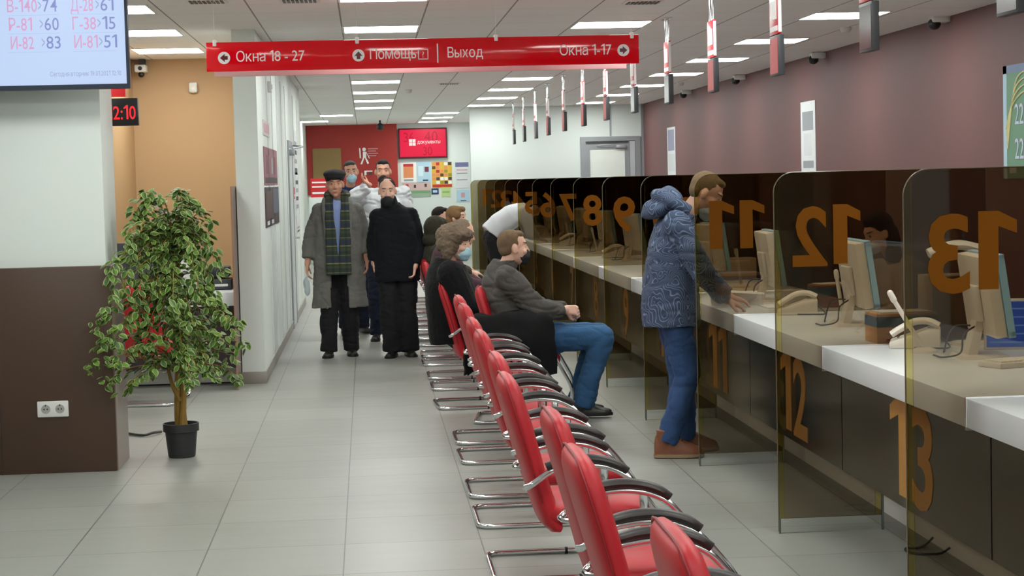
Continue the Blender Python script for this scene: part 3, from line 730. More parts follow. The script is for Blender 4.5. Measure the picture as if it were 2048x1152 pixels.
MB().box(-.857, -.80, 20.75, 21.0, 1.95, 2.02, .006).tube([(-.82, 20.9, 2.03), (-.72, 21.4, 2.06), (-.84, 21.66, 2.08)], .01).build('door_closer', M_trim, ds)
MB().cyl((-.857, 21.5, 1.0), (-.80, 21.5, 1.0), .01).cyl((-.80, 21.5, 1.0), (-.80, 21.38, 1.0), .01).build('door_handle', M_chrome, ds)
for i, (y, z, hh, tx_) in enumerate([(22.9, 2.02, .55, 'topmost, dark striped'), (23.0, 1.55, .5, 'middle, dark lettered'), (23.1, 1.13, .22, 'lowest, small grey')]):
    poster('wall_notice', 'narrow notice past the corridor door, ' + tx_, (-.868, y, z), EAST, .9, hh, lg, [(.1, .9, .05 + .2 * k, .15 + .2 * k, (dk, gy)[(k + i) % 2]) for k in range(4 if i < 2 else 2)], 'sign')
poster('wall_notice', 'small red sign beside the corridor door', (-.868, 22.15, 1.52), EAST, .18, .14, rd, [(.15, .85, .2, .4, wh)], 'sign')
# right maroon wall
poster('framed_notice', 'white framed notice on the maroon wall, nearer and brighter', (4.90, 19.95, 2.0), WEST, .66, .80, C_('white_frame', (226, 228, 230)), [(.12, .86, .60, .86, gy), (.2, .7, .25, .56, lg), (.14, .86, .08, .18, gy)], 'notice')
poster('framed_notice', 'narrow grey and white notice on the maroon wall, farther back', (4.90, 29.05, 2.0), WEST, .75, .78, C_('white_frame', (226, 228, 230)), [(.1, .9, .52, .95, C_('lavender_grey', (150, 150, 176))), (.1, .9, .1, .45, lg)], 'notice')
g = poster('green_poster', 'green poster with pale 22 figures at the right edge of the maroon wall', (4.90, 13.1, 1.96), WEST, 1.25, .86, C_('sage', (108, 150, 122)), [(0, .06, 0, 1, C_('pale_blue', (176, 206, 224))), (.0, 1, .93, 1, C_('slate_blue', (120, 136, 170))), (.1, .22, .05, .1, lg)])
lettering('pale_figures', [('22', .22, FACE_AISLE(-.009, .28, -.02), dict(bold=.004)), ('22', .22, FACE_AISLE(-.009, .28, -.28), dict(bold=.004))], C_('pale_lilac', (206, 208, 232)), g)
sw = MB()
for k in range(4): sw.tube(smooth_path([(-.0085, .56 - .01 * k, -.05 - .05 * k), (-.0085, .45 - .02 * k, .10 + .04 * k), (-.0085, .25, .20 + .05 * k), (-.0085, -.1, .26 + .04 * k)], 5), .007, 6)
sw.build('swirl', C_('cream', (226, 216, 160)), g)

# ------------------------------------------------------------------ far wall: red screen, posters, pictogram
t = thing('red_screen', 'bright red wall screen with a white emblem beside the red wall', 'screen', (1.26, 39.90, 2.455))
MB().box(-.53, .53, 0, .06, -.33, .33, .01).build('housing', mat('crimson_bezel', (90, 20, 40), .35), t)
MB().box(-.50, .50, -.004, 0, -.29, .30).build('display', emit('red_display', (238, 24, 70), .9), t)
q = MB()
for (u, v) in ((-.30, .0), (-.30, .075), (-.225, 0), (-.225, .075)): q.box(u, u + .066, -.008, -.004, v - .05, v + .016, .0)
q.build('emblem', emit('screen_white', (255, 232, 228), .95), t)
lettering('caption', [('документы', .11, FACE_CAM(-.12, -.006, -.01), dict(align='LEFT', bold=.003))], emit('screen_white', (255, 232, 228), .95), t)
for _it in (('40', .34, FACE_CAM(.18, -.0045, .02), {}), ('36', .3, FACE_CAM(-.3, -.0045, .03), {}), ('30', .26, FACE_CAM(.1, -.0045, -.26), {})): lettering('pattern_letters', [_it], emit('red_display_dark', (206, 14, 56), .8), t)
fy = 39.995
def far_poster(label, cx, cz, w_, h_, bg, prints, cat='poster'): return poster('wall_poster', label, (cx, fy, cz), SOUTH, w_, h_, bg, prints, cat)
far_poster('white sheet with an orange block under the red screen', .93, 1.83, .34, .44, wh, [(.18, .82, .78, .92, rd), (.18, .82, .22, .78, org), (.2, .8, .06, .16, gy)])
far_poster('pale blue sheet with a dark red spot, left of the food poster', 1.27, 1.83, .30, .44, C_('pale_blue', (176, 206, 224)), [(.55, .85, .5, .75, C_('plum', (110, 44, 60))), (.08, .45, .3, .8, C_('ice', (206, 226, 234))), (.4, .8, .05, .12, nv)])
far_poster('pink banner with small dark figures below the two white sheets', 1.1, 1.52, .62, .17, C_('pink_beige', (206, 176, 172)), [(.12, .22, .3, .8, rd), (.4, .48, .3, .7, dk), (.78, .86, .4, .8, dk)])
far_poster('green banner below the pink banner', 1.13, 1.36, .56, .15, C_('green_grey', (150, 172, 150)), [(.0, 1, .55, .9, C_('leaf', (116, 158, 116)))])
rn = random.Random(3); cc = [rd, ye, C_('brown', (96, 58, 34)), wh, org, dk, C_('olive', (150, 140, 50))]
far_poster('colourful poster of small red and yellow food pictures', 1.66, 1.76, .44, .56, ye, [(i / 5 + .015, i / 5 + .185, .13 + j / 6.9 + .01, .13 + j / 6.9 + .13, rn.choice(cc)) for i in range(5) for j in range(6)] + [(0.02, .98, .02, .12, rd)])
far_poster('tall pale notice with a violet heading at the far wall corner', 2.10, 1.74, .29, .56, lg, [(0, 1, .82, 1, C_('violet_grey', (110, 110, 150))), (.1, .9, .55, .59, gy), (.1, .9, .3, .34, gy), (.1, .9, .68, .72, C_('rose_letter', (206, 150, 156)))])
far_poster('pale sheet with a red emblem below the tall violet notice', 2.11, 1.29, .28, .26, bl, [(.35, .65, .35, .75, C_('rose_letter', (206, 150, 156))), (.3, .75, .05, .12, nv)])
far_poster('small dark blue notice under the food poster', 1.50, 1.40, .16, .13, nv, [(.2, .8, .3, .7, bl)])
far_poster('green and white notice under the food poster, right of the blue one', 1.74, 1.38, .2, .2, C_('lime', (186, 206, 140)), [(.1, .9, .4, .6, gr)])
g = thing('pictogram_sign', 'white walking figure pictogram with small print on the red wall', 'sign', (-.02, 39.93, 2.22))
q = MB(); F = lambda u, v, d: Vector((u, d, v))
q.cyl((0, -.012, .13), (0, 0, .13), .04, 14)
q.prism([(-.03, .08), (.05, .08), (.04, -.05), (-.03, -.05)], F, -.012, 0).prism([(-.11, .16), (-.08, .16), (-.07, -.06), (-.10, -.06)], F, -.012, 0).prism([(-.03, -.05), (.0, -.05), (-.05, -.19), (-.09, -.19)], F, -.012, 0).prism([(.01, -.05), (.04, -.05), (.1, -.17), (.06, -.19)], F, -.012, 0).prism([(.04, .08), (.06, .05), (.12, -.06), (.1, -.07)], F, -.012, 0)
bmesh.ops.recalc_face_normals(q.bm, faces=q.bm.faces[:]); q.build('figure', M_signwhite, g)
q = MB()
for k in range(4): q.box(.08, .3 - .04 * (k % 2), -.006, 0, .13 - .05 * k, .15 - .05 * k)
q.build('small_print', C_('rose_letter', (206, 150, 156)), g)
poster('wall_notice', 'small dark-eyed white sign lower on the red wall', (.06, 39.93, 1.84), SOUTH, .22, .12, C_('red_deep', (150, 36, 36)), [(.1, .9, .7, .9, wh), (.1, .3, .1, .7, wh), (.5, .8, .2, .6, dk)], 'sign')
g = thing('info_stand', 'red leaflet stand with white stripes in front of the red wall', 'stand', (-.93, 37.5, 0))
MB().box(-.24, .24, 0, .25, 0, 1.35, .01).build('cabinet', M_white2, g)
MB().box(-.20, .22, .05, .09, 1.35, 1.74).build('header', mat('stand_red', (206, 36, 44), .4), g)
MB().box(-.17, .19, .046, .05, 1.64, 1.67).box(-.17, .1, .046, .05, 1.55, 1.58).box(-.17, .19, .046, .05, 1.42, 1.46).build('white_stripes', M_signwhite, g)

# ------------------------------------------------------------------ things on the service counters
ZT = .836
PI = math.pi
def monitor(x, y, rz, label, lean=.0, lit=True):
    g = thing('monitor', label, 'monitor', (x, y, ZT), rz, group='white monitors on the service counter')
    # local: screen looks along +Y, back along -Y
    h0, h1 = .10, .43
    mb = MB(); mb.box(-.25, .25, -.032, .018, h0, h1, .008); mb.build('screen_housing', M_offwhite, g)
    fr = MB(); fr.box(-.262, .262, .018, .046, h1 - .02, h1 + .004).box(-.262, .262, .018, .046, h0 - .004, h0 + .02).box(-.262, -.24, .018, .046, h0, h1).box(.24, .262, .018, .046, h0, h1); fr.build('bezel', M_bluefilm, g)
    MB().box(-.24, .24, .022, .026, h0 + .02, h1 - .02).build('display', emit('blue_display', (60, 96, 190), .55), g)
    MB().box(-.10, .10, -.055, -.032, h0 + .06, h1 - .12, .008).box(-.05, .05, -.06, -.055, h0 + .02, h0 + .05).build('back_cover', mat('warm_white_plastic', (206, 198, 186), .45), g)
    sb = MB(); sb.loft([[Vector((sx_ * .12, yy, .0)) for sx_, yy in ((-1, -.14), (1, -.14), (1, .06), (-1, .06))], [Vector((sx_ * .11, yy, .015)) for sx_, yy in ((-1, -.13), (1, -.13), (1, .055), (-1, .055))]])
    sb.loft([[Vector((a, b, .012)) for a, b in ((-.055, -.10), (.055, -.10), (.055, -.06), (-.055, -.06))], [Vector((a, b, .20)) for a, b in ((-.045, -.05), (.045, -.05), (.045, -.02), (-.045, -.02))]])
    sb.build('stand', M_offwhite, g)
    MB().tube(smooth_path([(.03, -.05, .14), (.07, -.12, .10), (.10, -.14, .03), (.05, -.2, .008), (-.05, -.22, .008)], 5), .004, 6).tube(smooth_path([(-.02, -.05, .13), (-.08, -.13, .12), (-.12, -.16, .02), (-.2, -.14, .008)], 5), .004, 6).build('cables', M_black, g)
    tl = Matrix.Rotation(.14, 4, 'X')
    for ch in g.children:
        if ch.name.split('.')[0] in ('screen_housing', 'bezel', 'display', 'back_cover'): ch.data.transform(Matrix.Translation((0, -.0, .10)) @ tl @ Matrix.Translation((0, 0, -.10)))
    return g
def phone(x, y, rz, label):
    g = thing('desk_phone', label, 'phone', (x, y, ZT), rz, group='beige desk phones on the service counter')
    F = lambda u, v, d: Vector((d, u, v))
    b = MB(); b.prism([(-.11, 0), (.11, 0), (.11, .028), (-.06, .085), (-.11, .085)], F, -.09, .09); bmesh.ops.recalc_face_normals(b.bm, faces=b.bm.faces[:]); bmesh.ops.bevel(b.bm, geom=b.bm.edges[:], offset=.008, segments=2, profile=.5, affect='EDGES'); b.build('base', M_offwhite, g)
    hs = MB(); hs.tube(smooth_path([(-.055, -.105, .098), (-.055, -.06, .118), (-.055, 0, .116), (-.055, .06, .086), (-.055, .10, .06)], 4), [.027, .027, .026, .024, .02, .018, .017, .017, .017, .017, .018, .02, .023, .026, .027, .027, .026], 10, r2=.016)
    hs.build('handset', mat('beige_handset', (220, 210, 196), .4), g)
    k = MB()
    for i in range(3):
        for j in range(4): k.box(.005 + i * .026, .022 + i * .026, -.03 + j * .03, -.012 + j * .03, .0475 - j * .0085 + .012, .056 - j * .0085 + .012)
    k.build('buttons', M_dkgrey, g); MB().box(.0, .075, -.10, -.055, .084, .088).build('display', mat('lcd_grey', (120, 128, 118), .3), g)
    MB().tube(smooth_path([(-.06, -.11, .05), (-.12, -.15, .01), (-.15, -.08, .008), (-.13, 0, .008)], 5), .004, 6).build('cord', M_dkgrey, g)
    return g
def mic(x, y, label, lean=(-.10, 0)):
    g = thing('desk_microphone', label, 'microphone', (x, y, ZT), 0, group='desk microphones on the service counter')
    MB().lathe([(.0, 0), (.06, 0), (.058, .012), (.03, .022), (.0, .024)]).build('base', M_offwhite, g)
    MB().tube([(0, 0, .015), (lean[0] * .5, lean[1] * .5, .12), (lean[0], lean[1], .23)], .010, 8).build('neck', M_offwhite, g)
    MB().capsule((lean[0], lean[1], .23), .014, (lean[0] * 1.12, lean[1] * 1.12, .26), .013).build('head', M_offwhite, g)
    return g
monitor(2.47, 11.02, -PI / 2 - .07, 'white monitor at window 11, beside the man in the patterned jacket')
monitor(2.49, 9.10, -PI / 2 - .06, 'white monitor at window 12 with a pale blue edge')
monitor(2.555, 7.36, -PI / 2 - .10, 'white monitor at window 13, nearest to the camera')
phone(2.36, 9.93, 1.35, 'beige desk phone behind the partition of window 12')
phone(2.40, 7.88, 1.25, 'beige desk phone at window 13, nearest to the camera')
mic(2.56, 12.4, 'thin desk microphone behind the paper roll at window 11', (-.03, 0)); mic(2.36, 7.62, 'slanted desk microphone beside the nearest phone', (-.13, 0)); mic(2.46, 9.32, 'slanted desk microphone before the monitor of window 12', (-.02, .05))
for n in range(10, 3, -1):
    y = YP[n] + .95
    monitor(2.50, y + .15, -PI / 2 + .1, 'white monitor at window %d, dim behind several glass partitions' % n)
    if n % 2 == 0: phone(2.38, y + .75, 1.3, 'beige desk phone at window %d, dim behind glass' % n)
    else: mic(2.35, y - .2, 'white desk microphone at window %d, dim behind glass' % n, (-.05, 0))
def carton(name, x0, x1, y0, y1, h_, m, label, cat, extra=None):
    g = thing(name, label, cat, ((x0 + x1) / 2, (y0 + y1) / 2, ZT)); a, b = (x1 - x0) / 2, (y1 - y0) / 2
    MB().box(-a, a, -b, b, 0, h_, .003).build('body', m, g)
    if extra: extra(g, a, b, h_)
    return g
def tissue(g, a, b, h_):
    MB().box(-a - .001, a + .001, -b - .001, b + .001, h_ * .55, h_ * .9).build('blue_band', mat('box_blue', (60, 104, 140), .6), g); MB().box(-a * .7, a * .7, -b - .0025, -b, .01, .022).build('red_strip', rd, g)
    MB().box(-a * .85, a * .85, -b * .8, b * .8, h_, h_ + .006).build('leaflets', M_paper, g)
carton('leaflet_box', 2.28, 2.56, 8.06, 8.26, .135, mat('box_orange', (226, 168, 112), .7), 'orange and blue leaflet box at window 12', 'box', tissue)
carton('leaflet_box', 2.56, 2.86, 9.96 + .35, 9.96 + .55, .13, mat('box_rust', (150, 78, 34), .7), 'rust coloured leaflet box behind the glass number 12', 'box', tissue)
carton('cardboard_box', 2.58, 2.84, 8.2, 8.42, .29, mat('kraft', (176, 152, 118), .8), 'plain beige cardboard folder box behind the nearest phone', 'box')
carton('cardboard_box', 2.62, 2.86, 13.3, 13.5, .16, mat('kraft', (176, 152, 118), .8), 'plain beige box on the counter at window 10', 'box')
g = thing('keyboard', 'cream keyboard before the nearest monitor', 'keyboard', (2.60, 7.02, ZT), .35)
MB().box(-.2, .2, -.07, .07, 0, .022, .005).build('case', M_offwhite, g)
k = MB()
for i in range(14):
    for j in range(4): k.box(-.185 + i * .0265, -.163 + i * .0265, -.055 + j * .027, -.033 + j * .027, .022, .029)
k.build('keys', mat('key_cream', (232, 226, 212), .5), g)
g = thing('tablet', 'small lit blue screen at the right edge behind the nearest monitor', 'tablet', (2.78, 7.62, ZT), -.2)
MB().box(-.15, .15, -.01, .01, .0, .22, .004).build('housing', M_offwhite, g); MB().box(-.14, .14, -.013, -.01, .012, .208).build('display', emit('tablet_blue', (40, 84, 190), .8), g)
q = MB()
for k in range(5): q.box(-.13, .12 - .02 * (k % 3), -.0145, -.013, .03 + k * .036, .036 + k * .036)
q.build('screen_rows', emit('tablet_light_blue', (90, 140, 220), .8), g)
# desk lamp with black antenna at window 13
g = thing('desk_lamp', 'white curved desk lamp with a thin black aerial at window 13', 'lamp', (2.66, 7.9, ZT))
MB().lathe([(.0, 0), (.09, 0), (.088, .014), (.0, .018)]).build('base', M_offwhite, g)
MB().tube(smooth_path([(.02, 0, .015), (.07, 0, .2), (.06, 0, .38), (0, 0, .435)], 6), .014, 10).build('arm', M_offwhite, g)
MB().tube(smooth_path([(.03, 0, .428), (-.05, 0, .445), (-.13, 0, .432), (-.19, 0, .41)], 5), [.03, .03, .032, .034, .036, .037, .038, .038, .038, .038, .037, .036, .034, .032, .028, .02], 12, r2=.022).build('lamp_head', mat('lamp_white', (222, 216, 206), .4), g)
MB().cyl((-.03, 0, .45), (-.03, 0, .57), .007, 8).build('aerial', M_black, g)
# curled white sheet under the man's hand
mb = MB(); V = []
for i in range(15):
    u = i / 14; row = []
    for j in range(9):
        a = math.radians(-80 + 215 * j / 8); rr = .050 * (1 - .25 * u)
        row.append(Vector((2.03 + u * .30, 10.70 - .05 * u + rr * math.cos(a), .840 + rr + rr * math.sin(a))))
    V.append(row)
vv = [[mb.bm.verts.new(p) for p in r] for r in V]
for i in range(14):
    for j in range(8): mb.bm.faces.new((vv[i][j], vv[i + 1][j], vv[i + 1][j + 1], vv[i][j + 1]))
bmesh.ops.recalc_face_normals(mb.bm, faces=mb.bm.faces[:]); bmesh.ops.solidify(mb.bm, geom=mb.bm.faces[:], thickness=.0015)
tag(mb.build('paper_sheet', M_paper, None, 60), 'curled white paper sheet under the hand of the man in the patterned jacket', 'paper')
tag(MB().box(2.3, 2.52, 10.40, 10.7, ZT, ZT + .004).build('document', M_paper), 'flat white document on the counter at window 11', 'paper')
# office chairs behind the counter
def office_chair(x, y, rz, label):
    g = thing('office_chair', label, 'chair', (x, y, 0), rz, group='tan office chairs behind the counter')
    tn = mat('tan_upholstery', (150, 112, 72), .7, var=.1, bump=.1)
    mb = MB(); rings = []
    for (z, hw, ht, yy) in [(.62, .17, .025, -.22), (.66, .21, .035, -.225), (.85, .235, .04, -.24), (1.08, .225, .038, -.27), (1.2, .19, .034, -.285), (1.25, .13, .02, -.29)]:
        rings.append([Vector((u, yy + v, z)) for u, v in rrect(0, 0, hw, ht, 2.6, 24)])
    mb.loft(rings).build('backrest', tn, g, 60)
    mb = MB(); mb.loft([[Vector((u, v, z)) for u, v in rrect(0, .0, a, a, 3, 24)] for z, a in ((.44, .2), (.46, .24), (.51, .245), (.53, .22))]).build('seat', tn, g, 60)
    MB().cyl((0, 0, .07), (0, 0, .44), .028).tube([(0, -.18, .45), (0, -.28, .5), (0, -.28, .7)], .02, 8).build('column', M_black, g)
    b = MB()
    for k in range(5): a = k * 1.2566; b.tube([(0, 0, .09), (.28 * math.cos(a), .28 * math.sin(a), .055)], .018, 8).ell((.28 * math.cos(a), .28 * math.sin(a), .028), (.028, .028, .028), sub=2)
    b.build('base', M_black, g)
office_chair(3.36, 9.3, math.pi / 2 - .4, 'tan office chair behind window 13 at the right edge'); office_chair(3.30, 15.3, math.pi / 2 - .3, 'tan office chair behind window 11')
# ------------------------------------------------------------------ people
M_skin = mat('skin', (216, 170, 148), .55, var=.06, nscale=14)
M_skin2 = mat('ruddy_skin', (200, 148, 124), .55, var=.06, nscale=14)
M_lip = mat('lips', (176, 114, 102), .5, var=.03); M_brow = mat('eyebrow_hair', (92, 70, 56), .8, var=.1); M_eye = mat('eye_dark', (40, 32, 30), .25, var=0); M_eyew = mat('eye_white', (176, 156, 146), .35, var=0)
M_mask = mat('pale_blue_mask_cloth', (170, 208, 224), .75, var=.06, nscale=20)
M_maskb = mat('black_mask_cloth', (26, 27, 32), .8, var=.1)
def cloth(name, rgb, var=.12, ns=9, bump=.25): return mat(name, rgb, .85, var=var, nscale=ns, bump=bump, bscale=70, spec=.15, sheen=.04)
def remesh(name, mb, vox, mats, smooth=3, disp=0.0, dscale=6.0, clampz=None, fine=0.0, wr=0.0):
    """fuse overlapping closed shapes into one continuous skin"""
    me = bpy.data.meshes.new(name); bmesh.ops.recalc_face_normals(mb.bm, faces=mb.bm.faces[:]); mb.bm.to_mesh(me); mb.bm.free()
    o = bpy.data.objects.new(name, me); COL.objects.link(o)
    md = o.modifiers.new('r', 'REMESH'); md.mode = 'VOXEL'; md.voxel_size = vox; md.use_smooth_shade = True
    if smooth:
        sm = o.modifiers.new('s', 'SMOOTH'); sm.factor = .5; sm.iterations = smooth
    bpy.context.view_layer.update()
    m2 = bpy.data.meshes.new_from_object(o.evaluated_get(bpy.context.evaluated_depsgraph_get()))
    bpy.data.objects.remove(o); bpy.data.meshes.remove(me); m2.name = name
    m2.materials.clear()
    for q in (mats if isinstance(mats, (list, tuple)) else [mats]): m2.materials.append(q)
    if disp or fine or wr or clampz is not None:
        ns = [v.normal.copy() for v in m2.vertices]
        for v, nn in zip(m2.vertices, ns):
            p = v.co
            if disp: v.co = p + nn * disp * noise.noise(Vector((p.x * dscale, p.y * dscale, p.z * dscale * .7))) 
            if wr:
                q = 1 - abs(noise.noise(Vector((p.x * 7 + 3, p.y * 7, p.z * 17)))) * 2.2
                v.co = v.co - nn * wr * max(0, q) ** 3
            if fine: v.co = v.co + nn * fine * noise.noise(p * 55)
            if clampz is not None and v.co.z < clampz: v.co.z = clampz
    m2.polygons.foreach_set('use_smooth', [True] * len(m2.polygons)); m2.polygons.foreach_set('material_index', [0] * len(m2.polygons)); m2.update()
    return m2
def shell(bm, t):
    """give an open skin an inner side t below it, closed along its rims"""
    for v in [v for v in bm.verts if not v.link_faces]: bm.verts.remove(v)
    bm.normal_update(); outer = list(bm.verts); fs = list(bm.faces); rim = [e for e in bm.edges if e.is_boundary]
    inn = {v: bm.verts.new(v.co - v.normal * t) for v in outer}
    for f in fs: bm.faces.new([inn[v] for v in reversed(f.verts)])
    for e in rim:
        l = e.link_loops[0]; a, b = l.vert, l.link_loop_next.vert
        bm.faces.new((b, a, inn[a], inn[b]))
    for f in bm.faces: f.smooth = True
def addpart(name, me, parent):
    o = bpy.data.objects.new(name, me); COL.objects.link(o); o.parent = parent; return o
V3 = lambda *a: Vector(a)
def skel(kind='stand', s=1.0, **ov):
    if kind == 'stand':
        j = dict(hd=(0, .025, 1.632), nk=(0, -.02, 1.47), ch=(0, 0, 1.30), wa=(0, .0, 1.10), pe=(0, 0, .96))
        for q, g in (('R', 1), ('L', -1)):
            j.update({'sh' + q: (g * .185, -.01, 1.425), 'el' + q: (g * .235, -.03, 1.13), 'wr' + q: (g * .245, .05, .885), 'hip' + q: (g * .092, 0, .91), 'kn' + q: (g * .098, .02, .49), 'an' + q: (g * .10, -.02, .085)})
    else:
        j = dict(hd=(0, .02, 1.275), nk=(0, -.045, 1.11), ch=(0, -.05, .93), wa=(0, -.02, .71), pe=(0, .0, .55))
        for q, g in (('R', 1), ('L', -1)):
            j.update({'sh' + q: (g * .185, -.05, 1.06), 'el' + q: (g * .235, .06, .78), 'wr' + q: (g * .15, .28, .70), 'hip' + q: (g * .09, .04, .535), 'kn' + q: (g * .11, .44, .53), 'an' + q: (g * .11, .42, .085)})
    j = {k: Vector(v) * s for k, v in j.items()}
    for k, v in ov.items(): j[k] = Vector(v)
    return j
def head_frame(c, fwd, up=(0, 0, 1), roll=0.0):
    f = Vector(fwd).normalized(); u = Vector(up); u = (u - f * u.dot(f)).normalized(); x = f.cross(u)
    m_ = Matrix((x, f, u)).transposed().to_4x4(); m_.translation = Vector(c); return m_
def head_shapes(mb, hm):
    def E(c, r, sub=3): 
        n0 = len(mb.bm.verts); mb.ell((0, 0, 0), r, None, sub); mb.bm.verts.ensure_lookup_table()
        for v in mb.bm.verts[n0:]: v.co = hm @ (v.co + Vector(c))
    def K(a, ra, b, rb): mb.capsule(hm @ Vector(a), ra, hm @ Vector(b), rb, 10)
    E((0, -.012, .028), (.0745, .094, .092)); E((0, .022, -.03), (.066, .070, .082)); E((0, .034, -.066), (.050, .055, .052))
    E((0, .074, -.103), (.024, .018, .016), 2)
    E((0, .070, .030), (.052, .022, .016)); 
    for g in (-1, 1):
        E((g * .038, .062, -.030), (.026, .024, .022), 2); E((g * .079, -.006, -.012), (.010, .020, .032), 2); E((g * .031, .073, .006), (.0135, .0125, .0115), 2)
        K((g * .010, .096, -.037), .0085, (g * .006, .098, -.036), .008)
    K((0, .086, .012), .008, (0, .105, -.032), .0115)
    E((0, .086, -.066), (.024, .010, .0065), 2); E((0, .083, -.077), (.020, .010, .007), 2)
def hand_shapes(mb, wr, d, palm, side, curl=.5, s=1.0, spread=1.0):
    """wr wrist, d pointing direction, palm normal (where the palm looks), side = +1 thumb along d x palm"""
    d = Vector(d).normalized(); pn = Vector(palm); pn = (pn - d * pn.dot(d)).normalized(); x = d.cross(pn) * side   # x: towards the thumb
    wr = Vector(wr); P = lambda a, b, c: wr + (x * a + d * b + pn * c) * s
    for a in (-.026, -.009, .009, .026): mb.capsule(P(a * .7, .012, 0), .016 * s, P(a, .076, 0), .0125 * s, 8)
    for i, (a, L) in enumerate(((.031, .068), (.0105, .078), (-.0105, .072), (-.031, .056))):
        a0 = P(a, .082, 0); f1 = (d * math.cos(curl * .8) + pn * math.sin(curl * .8) + x * a * .9 * spread); f2 = (d * math.cos(curl * 1.9) + pn * math.sin(curl * 1.9) + x * a * .6)
        b0 = a0 + f1 * L * .5 * s; mb.capsule(a0, .0092 * s, b0, .0085 * s, 8); mb.capsule(b0, .0085 * s, b0 + f2 * L * .5 * s, .0072 * s, 8)
    t0 = P(.026, .022, .006); t1 = t0 + (x * .62 + d * .62 + pn * .35).normalized() * .042 * s; t2 = t1 + (x * .15 + d * .9 + pn * .35).normalized() * .034 * s
    mb.capsule(t0, .0135 * s, t1, .0105 * s, 8); mb.capsule(t1, .0105 * s, t2, .0085 * s, 8)
def body(root, j, hm, skin, vox=.0065, hands=None, s=1.0):
    mb = MB()
    head_shapes(mb, hm)
    mb.capsule(j['nk'] - V3(0, 0, .03), .052, hm @ V3(0, -.022, -.055), .050)
    side = (j['shR'] - j['shL']).normalized()
    tor = [(j['pe'] - V3(0, 0, .04), .13, .09), (j['pe'], .14, .095), (j['wa'], .12, .085), (j['ch'], .145, .095), (j['ch'].lerp(j['nk'], .55), .14, .08), (j['nk'], .06, .05)]
    rings = []
    for i, (c_, a, b) in enumerate(tor):
        p0 = tor[max(0, i - 1)][0]; p1 = tor[min(len(tor) - 1, i + 1)][0]; ax = (p1 - p0).normalized(); f = ax.cross(side).normalized(); sd = f.cross(ax)
        rings.append([c_ + sd * a * math.cos(t) + f * b * math.sin(t) for t in [2 * math.pi * k / 20 for k in range(20)]])
    mb.loft(rings)
    for q in 'RL':
        mb.capsule(j['sh' + q], .050, j['el' + q], .038); mb.capsule(j['el' + q], .038, j['wr' + q], .027)
        mb.capsule(j['hip' + q], .078, j['kn' + q], .052); mb.capsule(j['kn' + q], .052, j['an' + q], .036)
        mb.capsule(j['an' + q] - V3(0, 0, .03), .036, j['an' + q] - V3(0, 0, .045), .034)
        if hands and hands.get(q):
            h = hands[q]; hand_shapes(mb, j['wr' + q] , h['d'], h['p'], h.get('side', 1), h.get('curl', .5), 1.0)
    me = remesh('body', mb, vox, [skin, M_lip, M_brow, M_eyew, M_eye], 2)
    inv = hm.inverted(); mi = [0] * len(me.polygons)
    for p in me.polygons:
        c_ = inv @ p.center
        if c_.y < .06 or abs(c_.x) > .06 or abs(c_.z) > .12: continue
        ax = abs(c_.x)
        if ((ax - .031) / .0125) ** 2 + ((c_.z - .005) / .0048) ** 2 < 1: mi[p.index] = 4 if ((ax - .031) / .0068) ** 2 + ((c_.z - .005) / .007) ** 2 < 1 else 3
        elif ((ax - .032) / .021) ** 2 + ((c_.z - .031 + .12 * (ax - .032) ** 2) / .0055) ** 2 < 1: mi[p.index] = 2
        elif (c_.x / .023) ** 2 + ((c_.z + .0715) / .009) ** 2 < 1 and c_.y > .08: mi[p.index] = 1
    me.polygons.foreach_set('material_index', mi)
    return addpart('body', me, root)
def hair(root, hm, m_, shape='short', vox=.007):
    mb = MB()
    def E(c, r, sub=3):
        n0 = len(mb.bm.verts); mb.ell((0, 0, 0), r, None, sub); mb.bm.verts.ensure_lookup_table()
        for v in mb.bm.verts[n0:]: v.co = hm @ (v.co + Vector(c))
    if shape == 'short':
        E((0, -.020, .035), (.0778, .0935, .0895)); E((0, -.052, -.006), (.070, .052, .056)); E((0, .030, .088), (.054, .046, .026))
    elif shape == 'thin':
        E((0, -.023, .037), (.0782, .092, .0888)); E((0, -.058, -.012), (.072, .052, .062))
    elif shape == 'hood': E((0, -.03, .02), (.105, .115, .125)); E((0, -.05, -.09), (.11, .095, .08)); E((0, .02, .05), (.095, .085, .08))
    elif shape == 'wavy': E((0, -.028, .042), (.090, .098, .09)); E((0, -.06, -.02), (.088, .06, .075)); E((0, .04, .088), (.062, .05, .034)); E((.06, .02, .03), (.03, .05, .05)); E((-.06, .02, .03), (.03, .05, .05))
    elif shape == 'long':
        E((0, -.024, .045), (.085, .096, .09)); E((0, -.06, -.05), (.085, .07, .12)); E((0, -.05, -.14), (.08, .06, .10)); E((0, .03, .085), (.06, .05, .038))
    return addpart('hair', remesh('hair', mb, vox, m_, 2, .004, 30), root)
def mask(root, hm, m_, low=False, name='face_mask'):
    mb = MB()
    def E(c, r):
        n0 = len(mb.bm.verts); mb.ell((0, 0, 0), r, None, 3); mb.bm.verts.ensure_lookup_table()
        for v in mb.bm.verts[n0:]: v.co = hm @ (v.co + Vector(c))
    dz = -.022 if low else 0
    E((0, .052, -.062 + dz), (.054, .062, .046)); E((0, .072, -.040 + dz), (.036, .044, .028)); E((0, .060, -.092 + dz), (.040, .040, .030))
    for g in (-1, 1): mb.capsule(hm @ V3(g * .055, .05, -.04 + dz), .003, hm @ V3(g * .082, .0, .01), .003, 6); mb.capsule(hm @ V3(g * .05, .05, -.085 + dz), .003, hm @ V3(g * .083, -.005, -.03), .003, 6)
    return addpart(name, remesh(name, mb, .006, m_, 1), root)
